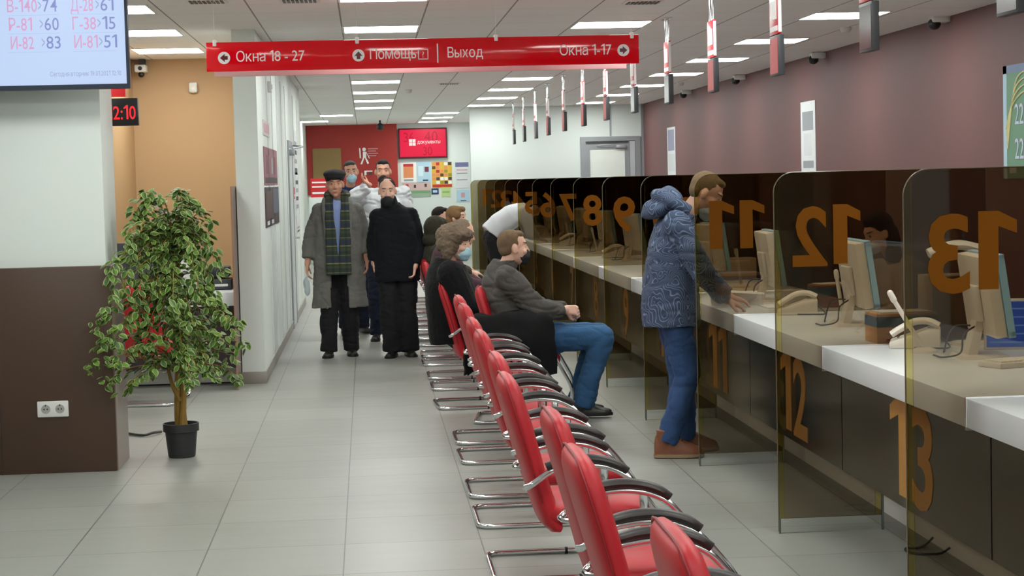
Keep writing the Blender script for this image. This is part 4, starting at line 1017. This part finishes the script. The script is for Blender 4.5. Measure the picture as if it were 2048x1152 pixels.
def ring_c(c_, side, ax, a, b, n=26, ex=2.3):
    f = ax.cross(side).normalized(); sd = f.cross(ax).normalized(); out = []
    for k in range(n):
        t = 2 * math.pi * k / n; cc, ss = math.cos(t), math.sin(t)
        out.append(c_ + sd * math.copysign(abs(cc) ** (2 / ex), cc) * a + f * math.copysign(abs(ss) ** (2 / ex), ss) * b)
    return out
def torso_loft(mb, j, rows, side=None):
    """rows: (centre, half width, half depth)"""
    side = side or (j['shR'] - j['shL']).normalized(); rings = []
    for i, (c_, a, b) in enumerate(rows):
        p0 = rows[max(0, i - 1)][0]; p1 = rows[min(len(rows) - 1, i + 1)][0]
        rings.append(ring_c(Vector(c_), side, (Vector(p1) - Vector(p0)).normalized(), a, b))
    mb.loft(rings)
def sleeve(mb, j, q, r=(.078, .064, .050), cuff=.06):
    w = j['wr' + q]; d = (w - j['el' + q]).normalized(); e = w - d * (cuff - .045)
    mb.capsule(j['nk'] - V3(0, 0, .045), .05, j['sh' + q] + V3(0, 0, .0), r[0] * .97)
    mb.capsule(j['sh' + q], r[0], j['el' + q], r[1]); mb.tube([j['el' + q] - d * .0, j['el' + q].lerp(e, .5), e], [r[1], (r[1] + r[2]) / 2 + .004, r[2]], 14); mb.ell(j['el' + q], (r[1],) * 3)
def trousers(root, j, m_, r=(.100, .074, .066), name='trousers', vox=.010, disp=.010, hip=(.155, .115), brk=.05):
    mb = MB(); side = (j['shR'] - j['shL']).normalized()
    mb.ell(j['pe'] - V3(0, 0, .02), (hip[0], hip[1], .12), Matrix((side, V3(0, 0, 1).cross(side), V3(0, 0, 1))).transposed())
    for q in 'RL':
        e = j['an' + q] + (j['kn' + q] - j['an' + q]).normalized() * (-.085 + brk)
        mb.capsule(j['hip' + q], r[0], j['kn' + q], r[1]); mb.tube([j['kn' + q], j['kn' + q].lerp(e, .5), e], [r[1], (r[1] + r[2]) / 2, r[2]], 16); mb.ell(j['kn' + q], (r[1],) * 3)
    return addpart(name, remesh(name, mb, vox, m_, 3, disp, 11, wr=.007), root)
def shoe(root, an, d, m_, sole_m=None, high=False, L=.27, name='shoe', vox=.006):
    d = Vector(d); d.z = 0; d.normalize(); x = d.cross(V3(0, 0, 1)); b0 = Vector((an.x, an.y, an.z - .085)); P = lambda u, v, h: b0 + d * u + x * v + V3(0, 0, h)
    mb = MB(); rings = []
    for u, hw, hh in ((-.075, .018, .03), (-.068, .032, .055), (-.03, .038, .07), (.03, .041, .068), (.09, .046, .052), (.14, .046, .042), (.175, .034, .034), (.19, .015, .024)):
        if high: hh = {-.075: .07, -.068: .110, -.03: .138, .03: .124, .09: .086, .14: .060, .175: .044, .19: .028}[u]
        u *= L / .27; ring_ = []
        for k in range(18):
            t = 2 * math.pi * k / 18; z = .012 + hh * max(0, math.sin(t)) if math.sin(t) > 0 else .012
            ring_.append(P(u, hw * math.cos(t), z))
        rings.append(ring_)
    mb.loft(rings)
    if high: mb.tube([P(-.024, 0, .03), P(-.020, 0, .10), P(-.018, 0, .160)], [.036, .044, .048], 16)
    else: mb.tube([P(-.02, 0, .04), P(-.018, 0, .085)], [.042, .042], 16)
    o = addpart(name, remesh(name, mb, vox, m_, 2), root)
    sb = MB(); out = [(-.078, -.02), (-.06, -.036), (0, -.042), (.08, -.05), (.15, -.048), (.185, -.028), (.197, 0), (.185, .028), (.15, .048), (.08, .05), (0, .042), (-.06, .036), (-.078, .02)]
    sb.prism([(u * L / .27, v) for u, v in out], lambda u, v, h: P(u, v, h), .001, .020)
    bmesh.ops.recalc_face_normals(sb.bm, faces=sb.bm.faces[:]); so = sb.build('sole', sole_m or M_black, o)
    return o
def person(label, loc, rz, group=None): return thing('person', label, 'person', loc, rz, group)
PI = math.pi

# --- man in the long grey coat (walking towards the camera; local +Y is his front)
r = person('older man in long grey coat, plaid scarf and dark cap walking', (-.275, 17.2, 0), PI)
j = skel('stand', 1.0, hd=(.015, .035, 1.618), nk=(.01, -.01, 1.45), shR=(.175, -.01, 1.375), shL=(-.175, -.01, 1.375), elR=(.262, -.04, 1.09), wrR=(.295, .05, .875), elL=(-.250, -.05, 1.10), wrL=(-.262, .04, .90),
         knR=(.10, .03, .49), anR=(.115, .05, .085), knL=(-.09, .03, .49), anL=(-.092, -.05, .085), hipR=(.09, 0, .90), hipL=(-.09, 0, .90))
hm = head_frame(j['hd'], (-.05, 1, -.04))
body(r, j, hm, M_skin2, .0065, dict(R=dict(d=(.05, .12, -1), p=(-1, 0, 0), side=-1, curl=.55), L=dict(d=(-.0, .12, -1), p=(1, 0, 0), side=1, curl=.5)))
gc = cloth('grey_wool_coat', (108, 107, 103), .2, 14, .35)
mb = MB()
torso_loft(mb, j, [((0, -.01, .455), .262, .165), ((0, -.01, .60), .258, .165), ((0, -.01, .90), .238, .155), ((0, 0, 1.12), .225, .145), ((0, 0, 1.29), .218, .140), ((0, -.01, 1.37), .20, .12), ((0, -.01, 1.43), .15, .10), ((0, -.015, 1.475), .09, .085)])
for q in 'RL': sleeve(mb, j, q, (.074, .070, .060), .10)
co = remesh('coat', mb, .010, [gc, cloth('grey_coat_lining', (120, 118, 114), .1)], 3, .018, 8, wr=.006)
bm = bmesh.new(); bm.from_mesh(co)        # open front: take out a strip down the middle
bmesh.ops.delete(bm, geom=[f for f in bm.faces if f.calc_center_median().y > .03 and abs(f.calc_center_median().x - .012 + .02 * (1.2 - f.calc_center_median().z)) < (.068 + .035 * max(0, 1.0 - f.calc_center_median().z)) and f.calc_center_median().z < 1.47 or f.calc_center_median().z < .462], context='FACES')
shell(bm, .016); bm.to_mesh(co); bm.free()
coat = addpart('coat', co, r)
mb = MB()
for g in (-1, 1):
    mb.tube(smooth_path([(g * .05, -.07, 1.48), (g * .10, -.0, 1.49), (g * .12, .10, 1.42), (g * .105, .155, 1.25), (g * .10, .165, 1.10)], 4), .03, 10, r2=.018)
addpart('lapels', remesh('lapels', mb, .008, gc, 2), coat)
blk = cloth('black_trouser_cloth', (34, 34, 36), .12)
trousers(r, j, blk, (.104, .086, .080))
for q in 'RL': shoe(r, j['an' + q], (.12 if q == 'R' else -.12, 1, 0), mat('black_shoe_leather', (26, 25, 25), .4, var=.1))
sf = bpy.data.materials.new('plaid_scarf'); sf.use_nodes = True; nt = sf.node_tree; bs = nt.nodes['Principled BSDF']; bs.inputs['Roughness'].default_value = .9
tc = N(nt, 'ShaderNodeTexCoord'); sp = N(nt, 'ShaderNodeSeparateXYZ'); nt.links.new(tc.outputs['Object'], sp.inputs[0])
fr = N(nt, 'ShaderNodeMath', operation='FRACT'); mu = N(nt, 'ShaderNodeMath', operation='MULTIPLY'); mu.inputs[1].default_value = 6.2; nt.links.new(sp.outputs['Z'], mu.inputs[0]); nt.links.new(mu.outputs[0], fr.inputs[0])
cr = N(nt, 'ShaderNodeValToRGB'); cr.color_ramp.interpolation = 'CONSTANT'; el = cr.color_ramp.elements
cols = [(0, (44, 52, 44)), (.18, (56, 66, 46)), (.34, (44, 52, 44)), (.42, (112, 108, 66)), (.50, (42, 50, 62)), (.82, (48, 60, 46)), (.90, (98, 96, 62)), (.95, (40, 48, 54))]
el[0].position = 0; el[0].color = (*lin(cols[0][1]), 1); el[1].position = cols[1][0]; el[1].color = (*lin(cols[1][1]), 1)
for p_, c_ in cols[2:]: e = el.new(p_); e.color = (*lin(c_), 1)
nt.links.new(fr.outputs[0], cr.inputs[0])
f2 = N(nt, 'ShaderNodeMath', operation='FRACT'); m2_ = N(nt, 'ShaderNodeMath', operation='MULTIPLY'); m2_.inputs[1].default_value = 16.0; nt.links.new(sp.outputs['X'], m2_.inputs[0]); nt.links.new(m2_.outputs[0], f2.inputs[0])
g2 = N(nt, 'ShaderNodeMath', operation='GREATER_THAN'); g2.inputs[1].default_value = .62; nt.links.new(f2.outputs[0], g2.inputs[0])
mx = N(nt, 'ShaderNodeMix', data_type='RGBA', blend_type='MULTIPLY'); mx.inputs[7].default_value = (.6, .72, .85, 1); nt.links.new(g2.outputs[0], mx.inputs[0]); nt.links.new(cr.outputs[0], mx.inputs[6]); nt.links.new(mx.outputs[2], bs.inputs['Base Color'])
mb = MB(); mb.tube(smooth_path([(-.07, .05, 1.50), (-.09, -.02, 1.52), (0, -.09, 1.53), (.09, -.02, 1.52), (.075, .05, 1.50)], 4), .034, 10, r2=.04)
for g in (-1, 1):
    rings = []
    for z, y, x0, x1 in ((1.52, .03, .035, .10), (1.42, .115, .035, .115), (1.30, .165, .03, .118), (1.1, .178, .012, .118), (.92, .185, .004, .116), (.775, .185, .003, .116)):
        rings.append([V3(g * x0, y + .012, z), V3(g * (x0 + x1) / 2, y + .02, z), V3(g * x1, y + .006, z), V3(g * x1, y - .02, z), V3(g * x0, y - .012, z)])
    mb.loft(rings)
addpart('scarf', remesh('scarf', mb, .007, sf, 2, .006, 12), r)
mb = MB(); torso_loft(mb, j, [((0, .02, .95), .15, .13), ((0, .02, 1.2), .15, .125), ((0, .02, 1.38), .12, .10), ((0, .0, 1.47), .066, .07)])
addpart('shirt', remesh('shirt', mb, .010, cloth('light_blue_shirt', (142, 160, 208), .05), 2), r)
mb = MB()
def EH(c, rr): 
    n0 = len(mb.bm.verts); mb.ell((0, 0, 0), rr, None, 3); mb.bm.verts.ensure_lookup_table()
    for v in mb.bm.verts[n0:]: v.co = hm @ (v.co + Vector(c))
EH((0, -.015, .062), (.092, .11, .062)); EH((0, -.01, .092), (.108, .118, .046)); EH((0, .035, .068), (.086, .075, .03)); EH((0, -.05, .03), (.085, .07, .05))
addpart('cap', remesh('cap', mb, .007, cloth('dark_cap_wool', (44, 42, 44), .15, 20), 2, .004, 20), r)
mb = MB(); mb.ell((.30, .10, .66), (.028, .02, .085)).ell((.315, .09, .70), (.02, .014, .06)).tube([(.30, .085, .80), (.30, .095, .74)], .006, 6)
addpart('held_mask', remesh('held_mask', mb, .006, mat('pale_mask_cloth', (176, 190, 196), .8, var=.1), 2, .008, 30), r)

# --- man in black with the collar over his mouth
r = person('man in black jacket and black trousers, collar pulled over mouth', (.25, 17.0, 0), PI)
j = skel('stand', 1.0, hd=(.055, .04, 1.545), nk=(.045, -.01, 1.39), ch=(.0, 0, 1.22), wa=(-.01, 0, 1.03), pe=(-.02, 0, .91), shR=(.16, .0, 1.31), shL=(-.16, -.01, 1.325), elR=(.20, -.04, 1.07), wrR=(.20, -.02, .87), elL=(-.225, -.03, 1.05), wrL=(-.18, .09, .835),
         hipR=(.07, 0, .86), hipL=(-.105, 0, .86), knR=(.06, .05, .47), anR=(.045, .06, .085), knL=(-.095, .04, .47), anL=(-.105, -.0, .085))
hm = head_frame(j['hd'], (.02, 1, -.12))
body(r, j, hm, M_skin, .0065, dict(R=dict(d=(-.1, .3, -1), p=(-1, 0, 0), side=-1, curl=.6), L=dict(d=(.16, .25, -1), p=(1, 0, 0), side=1, curl=.75)))
bj = cloth('black_jacket_cloth', (19, 21, 26), .15)
mb = MB(); torso_loft(mb, j, [((-.015, 0, .70), .215, .15), ((-.015, 0, .85), .212, .15), ((-.01, 0, 1.05), .205, .14), ((0, 0, 1.20), .205, .135), ((.01, 0, 1.29), .19, .12), ((.02, 0, 1.355), .145, .10), ((.035, 0, 1.41), .09, .085)])
for q in 'RL': sleeve(mb, j, q, (.069, .064, .056), .07)
addpart('jacket', remesh('jacket', mb, .010, bj, 3, .012, 9, wr=.006), r)
mb = MB(); torso_loft(mb, j, [((.03, 0, 1.37), .095, .09), ((.042, .015, 1.43), .078, .082), ((.05, .03, 1.475), .073, .086)])
addpart('collar', remesh('collar', mb, .008, bj, 2, .005, 20), r)
mask(r, hm, M_maskb, True, 'pulled_up_collar')
hair(r, hm, cloth('dark_brown_hair', (48, 40, 36), .2, 40), 'thin')
trousers(r, j, cloth('black_wide_trousers', (30, 30, 32), .15), (.108, .098, .098), disp=.014)
for q in 'RL': shoe(r, j['an' + q], (.25 if q == 'R' else -.2, 1, 0), mat('black_shoe_leather', (26, 25, 25), .4))

# --- bearded man in white behind, arm raised
r = person('bearded man in white jacket behind the others, arm raised', (.165, 18.75, 0), PI)
s = 1.055
j = skel('stand', s, hd=(-.012, .03, 1.735), nk=(0, -.01, 1.56), shR=(.20, .0, 1.49), shL=(-.215, -.0, 1.50), elR=(.30, .16, 1.475), wrR=(.13, .22, 1.60))
hm = head_frame(j['hd'], (0, 1, -.02))
body(r, j, hm, M_skin2, .0075, dict(R=dict(d=(.6, .3, .5), p=(-.3, .3, 1), side=1, curl=.5), L=dict(d=(0, .1, -1), p=(1, 0, 0), side=1, curl=.5)))
wj = cloth('white_down_jacket', (206, 208, 212), .05, 8, .2)
mb = MB(); torso_loft(mb, j, [((0, 0, .86), .205, .15), ((0, 0, 1.1), .21, .15), ((0, 0, 1.30), .215, .145), ((0, 0, 1.43), .20, .125), ((0, -.01, 1.53), .115, .09), ((0, -.005, 1.57), .085, .08)])
for q in 'RL': sleeve(mb, j, q, (.088, .078, .068), .07)
addpart('jacket', remesh('jacket', mb, .011, wj, 3, .02, 10, wr=.016), r)
hair(r, hm, cloth('black_hair', (40, 36, 36), .2, 40), 'short')
mask(r, hm, cloth('black_beard', (44, 36, 34), .2, 60), True, 'beard')
trousers(r, j, cloth('navy_trousers', (32, 36, 52), .12))
for q in 'RL': shoe(r, j['an' + q], (.1 if q == 'R' else -.1, 1, 0), mat('black_shoe_leather', (26, 25, 25), .4))

# --- man with pale blue mask at the back
r = person('man with pale blue face mask and navy jacket at the back', (-.17, 19.8, 0), PI + .25)
j = skel('stand', s, hd=(-.0, .04, 1.745), nk=(0, -.01, 1.565), shR=(.20, .0, 1.50), shL=(-.20, -.0, 1.50))
hm = head_frame(j['hd'], (.16, 1, -.05), (.08, 0, 1))
body(r, j, hm, M_skin2, .0075, dict(R=dict(d=(0, .1, -1), p=(-1, 0, 0), side=-1), L=dict(d=(0, .1, -1), p=(1, 0, 0), side=1)))
mb = MB(); torso_loft(mb, j, [((0, 0, .86), .205, .15), ((0, 0, 1.1), .205, .145), ((0, 0, 1.30), .21, .14), ((0, 0, 1.43), .19, .115), ((0, -.01, 1.53), .11, .09), ((0, .0, 1.59), .085, .085)])
for q in 'RL': sleeve(mb, j, q, (.08, .07, .058), .07)
addpart('jacket', remesh('jacket', mb, .011, cloth('navy_jacket', (36, 44, 78), .12), 3, .014, 9), r)
hair(r, hm, cloth('dark_grey_hair', (70, 64, 64), .2, 40), 'short'); mask(r, hm, M_mask)
trousers(r, j, cloth('navy_trousers', (32, 36, 52), .12))
for q in 'RL': shoe(r, j['an' + q], (.1 if q == 'R' else -.1, 1, 0), mat('black_shoe_leather', (26, 25, 25), .4))

# --- seated man in blue jeans (front = +X world)
r = person('seated man in grey jacket, blue jeans and black mask', (.98, 12.30, 0), -PI / 2)
# local: y forward (+X world), x right (-Y world)
j = skel('sit', 1.0, hd=(.0, -.0, 1.160), nk=(0, -.085, 1.0), ch=(0, -.10, .84), wa=(0, -.05, .68), pe=(0, -.03, .545), shR=(.19, -.06, .965), shL=(-.19, -.06, .965), elR=(.245, .13, .74), wrR=(.12, .33, .735), elL=(-.235, .12, .74), wrL=(-.05, .35, .725),
         hipR=(.10, .0, .535), hipL=(-.10, .0, .535), knR=(.13, .575, .545), anR=(.12, .44, .10), knL=(-.12, .58, .545), anL=(-.10, .42, .095))
hm = head_frame(j['hd'], (-.15, 1, .02))
body(r, j, hm, M_skin, .006, dict(R=dict(d=(-.5, .85, -.1), p=(-.7, -.5, -.3), side=-1, curl=.9), L=dict(d=(.5, .85, -.05), p=(.6, -.4, -.3), side=1, curl=.9)))
gj = cloth('charcoal_grey_jacket', (80, 77, 74), .12, 9, .3)
mb = MB(); torso_loft(mb, j, [((0, -.02, .48), .195, .165), ((0, -.02, .58), .21, .185), ((0, -.04, .72), .215, .185), ((0, -.075, .84), .215, .17), ((0, -.085, .94), .20, .135), ((0, -.08, 1.01), .125, .10), ((0, -.06, 1.055), .082, .08)])
for q in 'RL': sleeve(mb, j, q, (.092, .082, .056), .065)
mb.tube([(.075 * math.cos(t), -.062 + .078 * math.sin(t), 1.045 + .012 * math.sin(t)) for t in [k * .3142 for k in range(20)]], .017, 8, closed=True, r2=.045)
addpart('jacket', remesh('jacket', mb, .009, gj, 4, .018, 9, wr=.012), r)
trousers(r, j, cloth('blue_denim', (54, 90, 128), .18, 8, .3), (.112, .084, .074), hip=(.185, .15), disp=.013, brk=.06)
for q in 'RL': shoe(r, j['an' + q], (.1 if q == 'R' else -.1, 1, 0), mat('dark_brown_shoe', (40, 34, 32), .4, var=.15), mat('shoe_sole_black', (24, 23, 22), .6))
hair(r, hm, cloth('brown_hair', (108, 88, 68), .22, 50), 'short', .006); mask(r, hm, M_maskb)

# --- person in fur hat
r = person('seated person in brown fur hat, blue mask and black fur coat', (.60, 13.16, 0), -PI / 2)
j = skel('sit', 1.0, hd=(.02, .04, 1.165), nk=(0, -.04, 1.0), ch=(0, -.06, .85), wa=(0, -.02, .68), shR=(.19, -.02, .96), shL=(-.19, -.02, .96), elR=(.24, .09, .72), wrR=(.14, .32, .66), elL=(-.24, .09, .72), wrL=(-.14, .32, .66), pe=(0, .03, .54), knR=(.10, .5, .53), knL=(-.10, .5, .53), anR=(.10, .46, .085), anL=(-.10, .46, .085), hipR=(.09, .06, .53), hipL=(-.09, .06, .53))
hm = head_frame(j['hd'], (.55, 1, -.08))
body(r, j, hm, M_skin, .006, dict(R=dict(d=(-.4, .9, -.1), p=(-.4, 0, -1), side=-1), L=dict(d=(.4, .9, -.1), p=(.4, 0, -1), side=1)))
fur = cloth('black_fur', (16, 16, 18), .3, 40, .3)
mb = MB(); torso_loft(mb, j, [((0, .03, .46), .215, .20), ((0, .02, .6), .225, .205), ((0, -.01, .76), .235, .195), ((0, -.03, .9), .235, .17), ((0, -.03, .98), .20, .14), ((0, -.01, 1.045), .125, .115)])
mb.ell((0, .22, .53), (.20, .28, .11))
for q in 'RL': sleeve(mb, j, q, (.105, .095, .075), .07)
addpart('fur_coat', remesh('fur_coat', mb, .009, fur, 3, .010, 8, fine=.003), r)
mb = MB()
EH((0, -.03, .062), (.118, .132, .092)); EH((0, -.045, .0), (.125, .105, .10)); EH((0, .068, .075), (.092, .048, .040))
for g in (-1, 1): EH((g * .088, -.035, -.045), (.036, .045, .080))
addpart('fur_hat', remesh('fur_hat', mb, .007, mat('brown_fur', (112, 96, 80), .95, var=.5, nscale=14, bump=.8, bscale=160), 1, .008, 14, fine=.009), r)
mask(r, hm, M_mask)
trousers(r, j, cloth('black_trouser_cloth', (34, 34, 36)), (.10, .075, .07))
for q in 'RL': shoe(r, j['an' + q], (0, 1, 0), mat('black_shoe_leather', (26, 25, 25), .4))

# --- man in the patterned jacket at the counter (front = +X world)
r = person('standing man in blue contour-patterned hooded jacket, jeans and brown boots', (1.735, 10.42, 0), -PI / 2 - .10)
j = skel('stand', 1.0, hd=(.015, .215, 1.512), nk=(0, .075, 1.39), ch=(0, .03, 1.2), wa=(0, -.0, 1.02), pe=(0, -.01, .90), shR=(.185, .03, 1.335), shL=(-.185, .06, 1.335), elR=(.235, .17, 1.07), wrR=(.16, .31, .905), elL=(-.24, .17, 1.06), wrL=(-.20, .36, .90),
         hipR=(.09, 0, .86), hipL=(-.09, .0, .86), knR=(.095, .085, .48), anR=(.11, -.04, .090), knL=(-.09, .06, .48), anL=(-.12, .07, .090))
hm = head_frame(j['hd'], (.12, 1, -.62))
body(r, j, hm, M_skin, .006, dict(R=dict(d=(-.05, .9, -.45), p=(-.1, -.3, -1), side=-1, curl=.45), L=dict(d=(.1, .9, -.3), p=(.1, -.3, -1), side=1, curl=.4)))
pj = bpy.data.materials.new('contour_print_cloth'); pj.use_nodes = True; nt = pj.node_tree; bs = nt.nodes['Principled BSDF']; bs.inputs['Roughness'].default_value = .8
tc = N(nt, 'ShaderNodeTexCoord'); nz = N(nt, 'ShaderNodeTexNoise'); nz.inputs['Scale'].default_value = 5.0; nz.inputs['Detail'].default_value = 1.6; nz.inputs['Distortion'].default_value = .4; nt.links.new(tc.outputs['Object'], nz.inputs['Vector'])
mu = N(nt, 'ShaderNodeMath', operation='MULTIPLY'); mu.inputs[1].default_value = 36; nt.links.new(nz.outputs['Fac'], mu.inputs[0])
fr = N(nt, 'ShaderNodeMath', operation='FRACT'); nt.links.new(mu.outputs[0], fr.inputs[0])
cr = N(nt, 'ShaderNodeValToRGB'); el = cr.color_ramp.elements; el[0].position = .0; el[0].color = (*lin((52, 66, 92)), 1); el[1].position = .56; el[1].color = (*lin((56, 71, 98)), 1)
e = el.new(.74); e.color = (*lin((122, 138, 164)), 1); e = el.new(.90); e.color = (*lin((46, 60, 88)), 1)
nt.links.new(fr.outputs[0], cr.inputs[0]); nt.links.new(cr.outputs[0], bs.inputs['Base Color'])
mb = MB(); torso_loft(mb, j, [((0, .0, .755), .215, .170), ((0, .0, .90), .21, .168), ((0, .005, 1.05), .20, .155), ((0, .02, 1.2), .205, .15), ((0, .04, 1.31), .18, .12), ((0, .065, 1.385), .105, .09), ((0, .095, 1.43), .085, .085)])
for q in 'RL': sleeve(mb, j, q, (.085, .070, .052), .06)
ja = addpart('jacket', remesh('jacket', mb, .009, pj, 3, .012, 9, wr=.008), r)
mb = MB(); mb.ell((0, -.045, 1.435), (.135, .125, .055), Matrix.Rotation(.35, 3, 'X')); mb.ell((0, -.08, 1.43), (.11, .075, .05)); mb.ell((0, .0, 1.475), (.115, .08, .085)); mb.tube(smooth_path([(-.11, .10, 1.41), (-.125, .03, 1.46), (-.08, -.04, 1.50), (0, -.06, 1.51), (.08, -.04, 1.50), (.125, .03, 1.46), (.11, .10, 1.41)], 4), .038, 12)
addpart('hood', remesh('hood', mb, .008, pj, 3, .010, 14), ja)
trousers(r, j, cloth('dark_blue_denim', (52, 76, 116), .18, 8, .3), (.098, .080, .066), disp=.014, brk=.078)
bb = mat('brown_boot_leather', (124, 74, 50), .5, var=.15, nscale=18, bump=.15); bs_ = mat('tan_boot_sole', (150, 124, 96), .6)
for q in 'RL':
    o = shoe(r, j['an' + q], (.06 if q == 'R' else -.1, 1, 0), bb, bs_, True, .285, 'boot')
    a = j['an' + q]
    l = MB()
    for k in range(4): l.tube([(a.x - .03, a.y + .035 + .022 * k, .134 - .017 * k), (a.x, a.y + .04 + .022 * k, .142 - .017 * k), (a.x + .03, a.y + .035 + .022 * k, .134 - .017 * k)], .0035, 6)
    l.build('laces', M_black, o)
hair(r, hm, cloth('light_brown_hair', (112, 92, 68), .2, 50), 'short', .006)
mask(r, hm, mat('pale_mask_cloth', (176, 190, 196), .8, var=.1), True)

# --- person in white bending over the far counter
r = person('person in white top bending over the counter far behind the glass', (1.58, 22.55, 0), -PI / 2)
j = skel('stand', 1.0, pe=(0, -.05, .93), wa=(0, .05, 1.04), ch=(0, .24, 1.17), nk=(0, .40, 1.25), hd=(0, .49, 1.27), shR=(.185, .34, 1.21), shL=(-.185, .34, 1.21), elR=(.22, .42, .95), wrR=(.15, .52, .885), elL=(-.22, .42, .95), wrL=(-.15, .52, .885), hipR=(.09, -.05, .88), hipL=(-.09, -.05, .88))
hm = head_frame(j['hd'], (0, .6, -.8), (0, 1, .6))
body(r, j, hm, M_skin, .009, dict(R=dict(d=(-.3, .9, -.2), p=(0, 0, -1), side=-1), L=dict(d=(.3, .9, -.2), p=(0, 0, -1), side=1)))
mb = MB(); torso_loft(mb, j, [((0, -.05, .95), .20, .15), ((0, .05, 1.06), .205, .15), ((0, .2, 1.16), .21, .145), ((0, .33, 1.23), .17, .11), ((0, .40, 1.26), .09, .08)])
for q in 'RL': sleeve(mb, j, q, (.085, .072, .055), .07)
addpart('jacket', remesh('jacket', mb, .012, wj, 3, .014, 9), r); hair(r, hm, cloth('black_hair', (40, 36, 36)), 'short', .009)
trousers(r, j, cloth('black_trouser_cloth', (34, 34, 36)))
for q in 'RL': shoe(r, j['an' + q], (0, 1, 0), mat('black_shoe_leather', (26, 25, 25), .4))

# --- seated people farther along the waiting row
def sitter(label, loc, rz, top_rgb, hair_rgb, fwd, hat=None, mk=None, skin=M_skin, hd=(.0, .05, 1.165)):
    r = person(label, loc, rz)
    j = skel('sit', 1.0, hd=hd, nk=(0, -.04, 1.0), ch=(0, -.06, .85), wa=(0, -.02, .68), shR=(.185, -.03, .965), shL=(-.185, -.03, .965), elR=(.24, .09, .72), wrR=(.12, .3, .67), elL=(-.24, .09, .72), wrL=(-.12, .3, .67), pe=(0, .03, .54), hipR=(.09, .06, .53), hipL=(-.09, .06, .53))
    hm = head_frame(j['hd'], fwd)
    body(r, j, hm, skin, .010, dict(R=dict(d=(-.4, .9, -.1), p=(-.4, 0, -1), side=-1), L=dict(d=(.4, .9, -.1), p=(.4, 0, -1), side=1)))
    mb = MB(); torso_loft(mb, j, [((0, .02, .47), .20, .16), ((0, .0, .62), .205, .165), ((0, -.03, .78), .21, .155), ((0, -.05, .9), .205, .14), ((0, -.05, .98), .16, .11), ((0, -.03, 1.04), .095, .09)])
    for q in 'RL': sleeve(mb, j, q, (.085, .075, .058), .07)
    addpart('jacket', remesh('jacket', mb, .013, cloth('jacket_%d_%d_%d' % top_rgb, top_rgb), 3, .014, 9), r)
    hair(r, hm, cloth('hair_%d_%d_%d' % hair_rgb, hair_rgb, .2, 40), hat or 'short', .010)
    if mk: mask(r, hm, mk)
    trousers(r, j, cloth('black_trouser_cloth', (34, 34, 36)), vox=.013)
    for q in 'RL': shoe(r, j['an' + q], (0, 1, 0), mat('black_shoe_leather', (26, 25, 25), .4), vox=.01)
    return r
sitter('seated person in dark olive hood seen from behind, beyond the fur hat', (.68, 17.0, 0), -PI / 2, (54, 54, 44), (50, 48, 38), (-.8, 1, -.1), 'hood', hd=(.0, -.03, 1.16))
sitter('seated person with short black hair and white mask, far along the row', (.74, 20.0, 0), -PI / 2, (40, 40, 44), (38, 32, 30), (.35, 1, -.1), 'short', mat('white_mask_cloth', (216, 222, 226), .8), hd=(0, .07, 1.22))
sitter('seated person with wavy brown hair far along the waiting row', (.76, 18.9, 0), -PI / 2, (60, 58, 48), (120, 92, 62), (.5, 1, .0), 'wavy', hd=(0, .17, 1.235))
sitter('seated balding person in plum jacket just behind the fur hat', (.74, 16.2, 0), -PI / 2, (74, 50, 58), (120, 104, 88), (.2, 1, -.3), 'thin', hd=(.0, .11, 1.155))
# --- clerk behind the counter
r = sitter('clerk with long black hair, mask and beige sweater behind window 12', (3.37, 11.5, 0), PI / 2 + .35, (164, 142, 120), (26, 22, 22), (.1, 1, -.35), 'long', mat('white_mask_cloth', (216, 222, 226), .8), hd=(0, .12, 1.22))
office_chair(3.43, 11.52, PI / 2 + .35, 'tan office chair under the clerk with black hair')
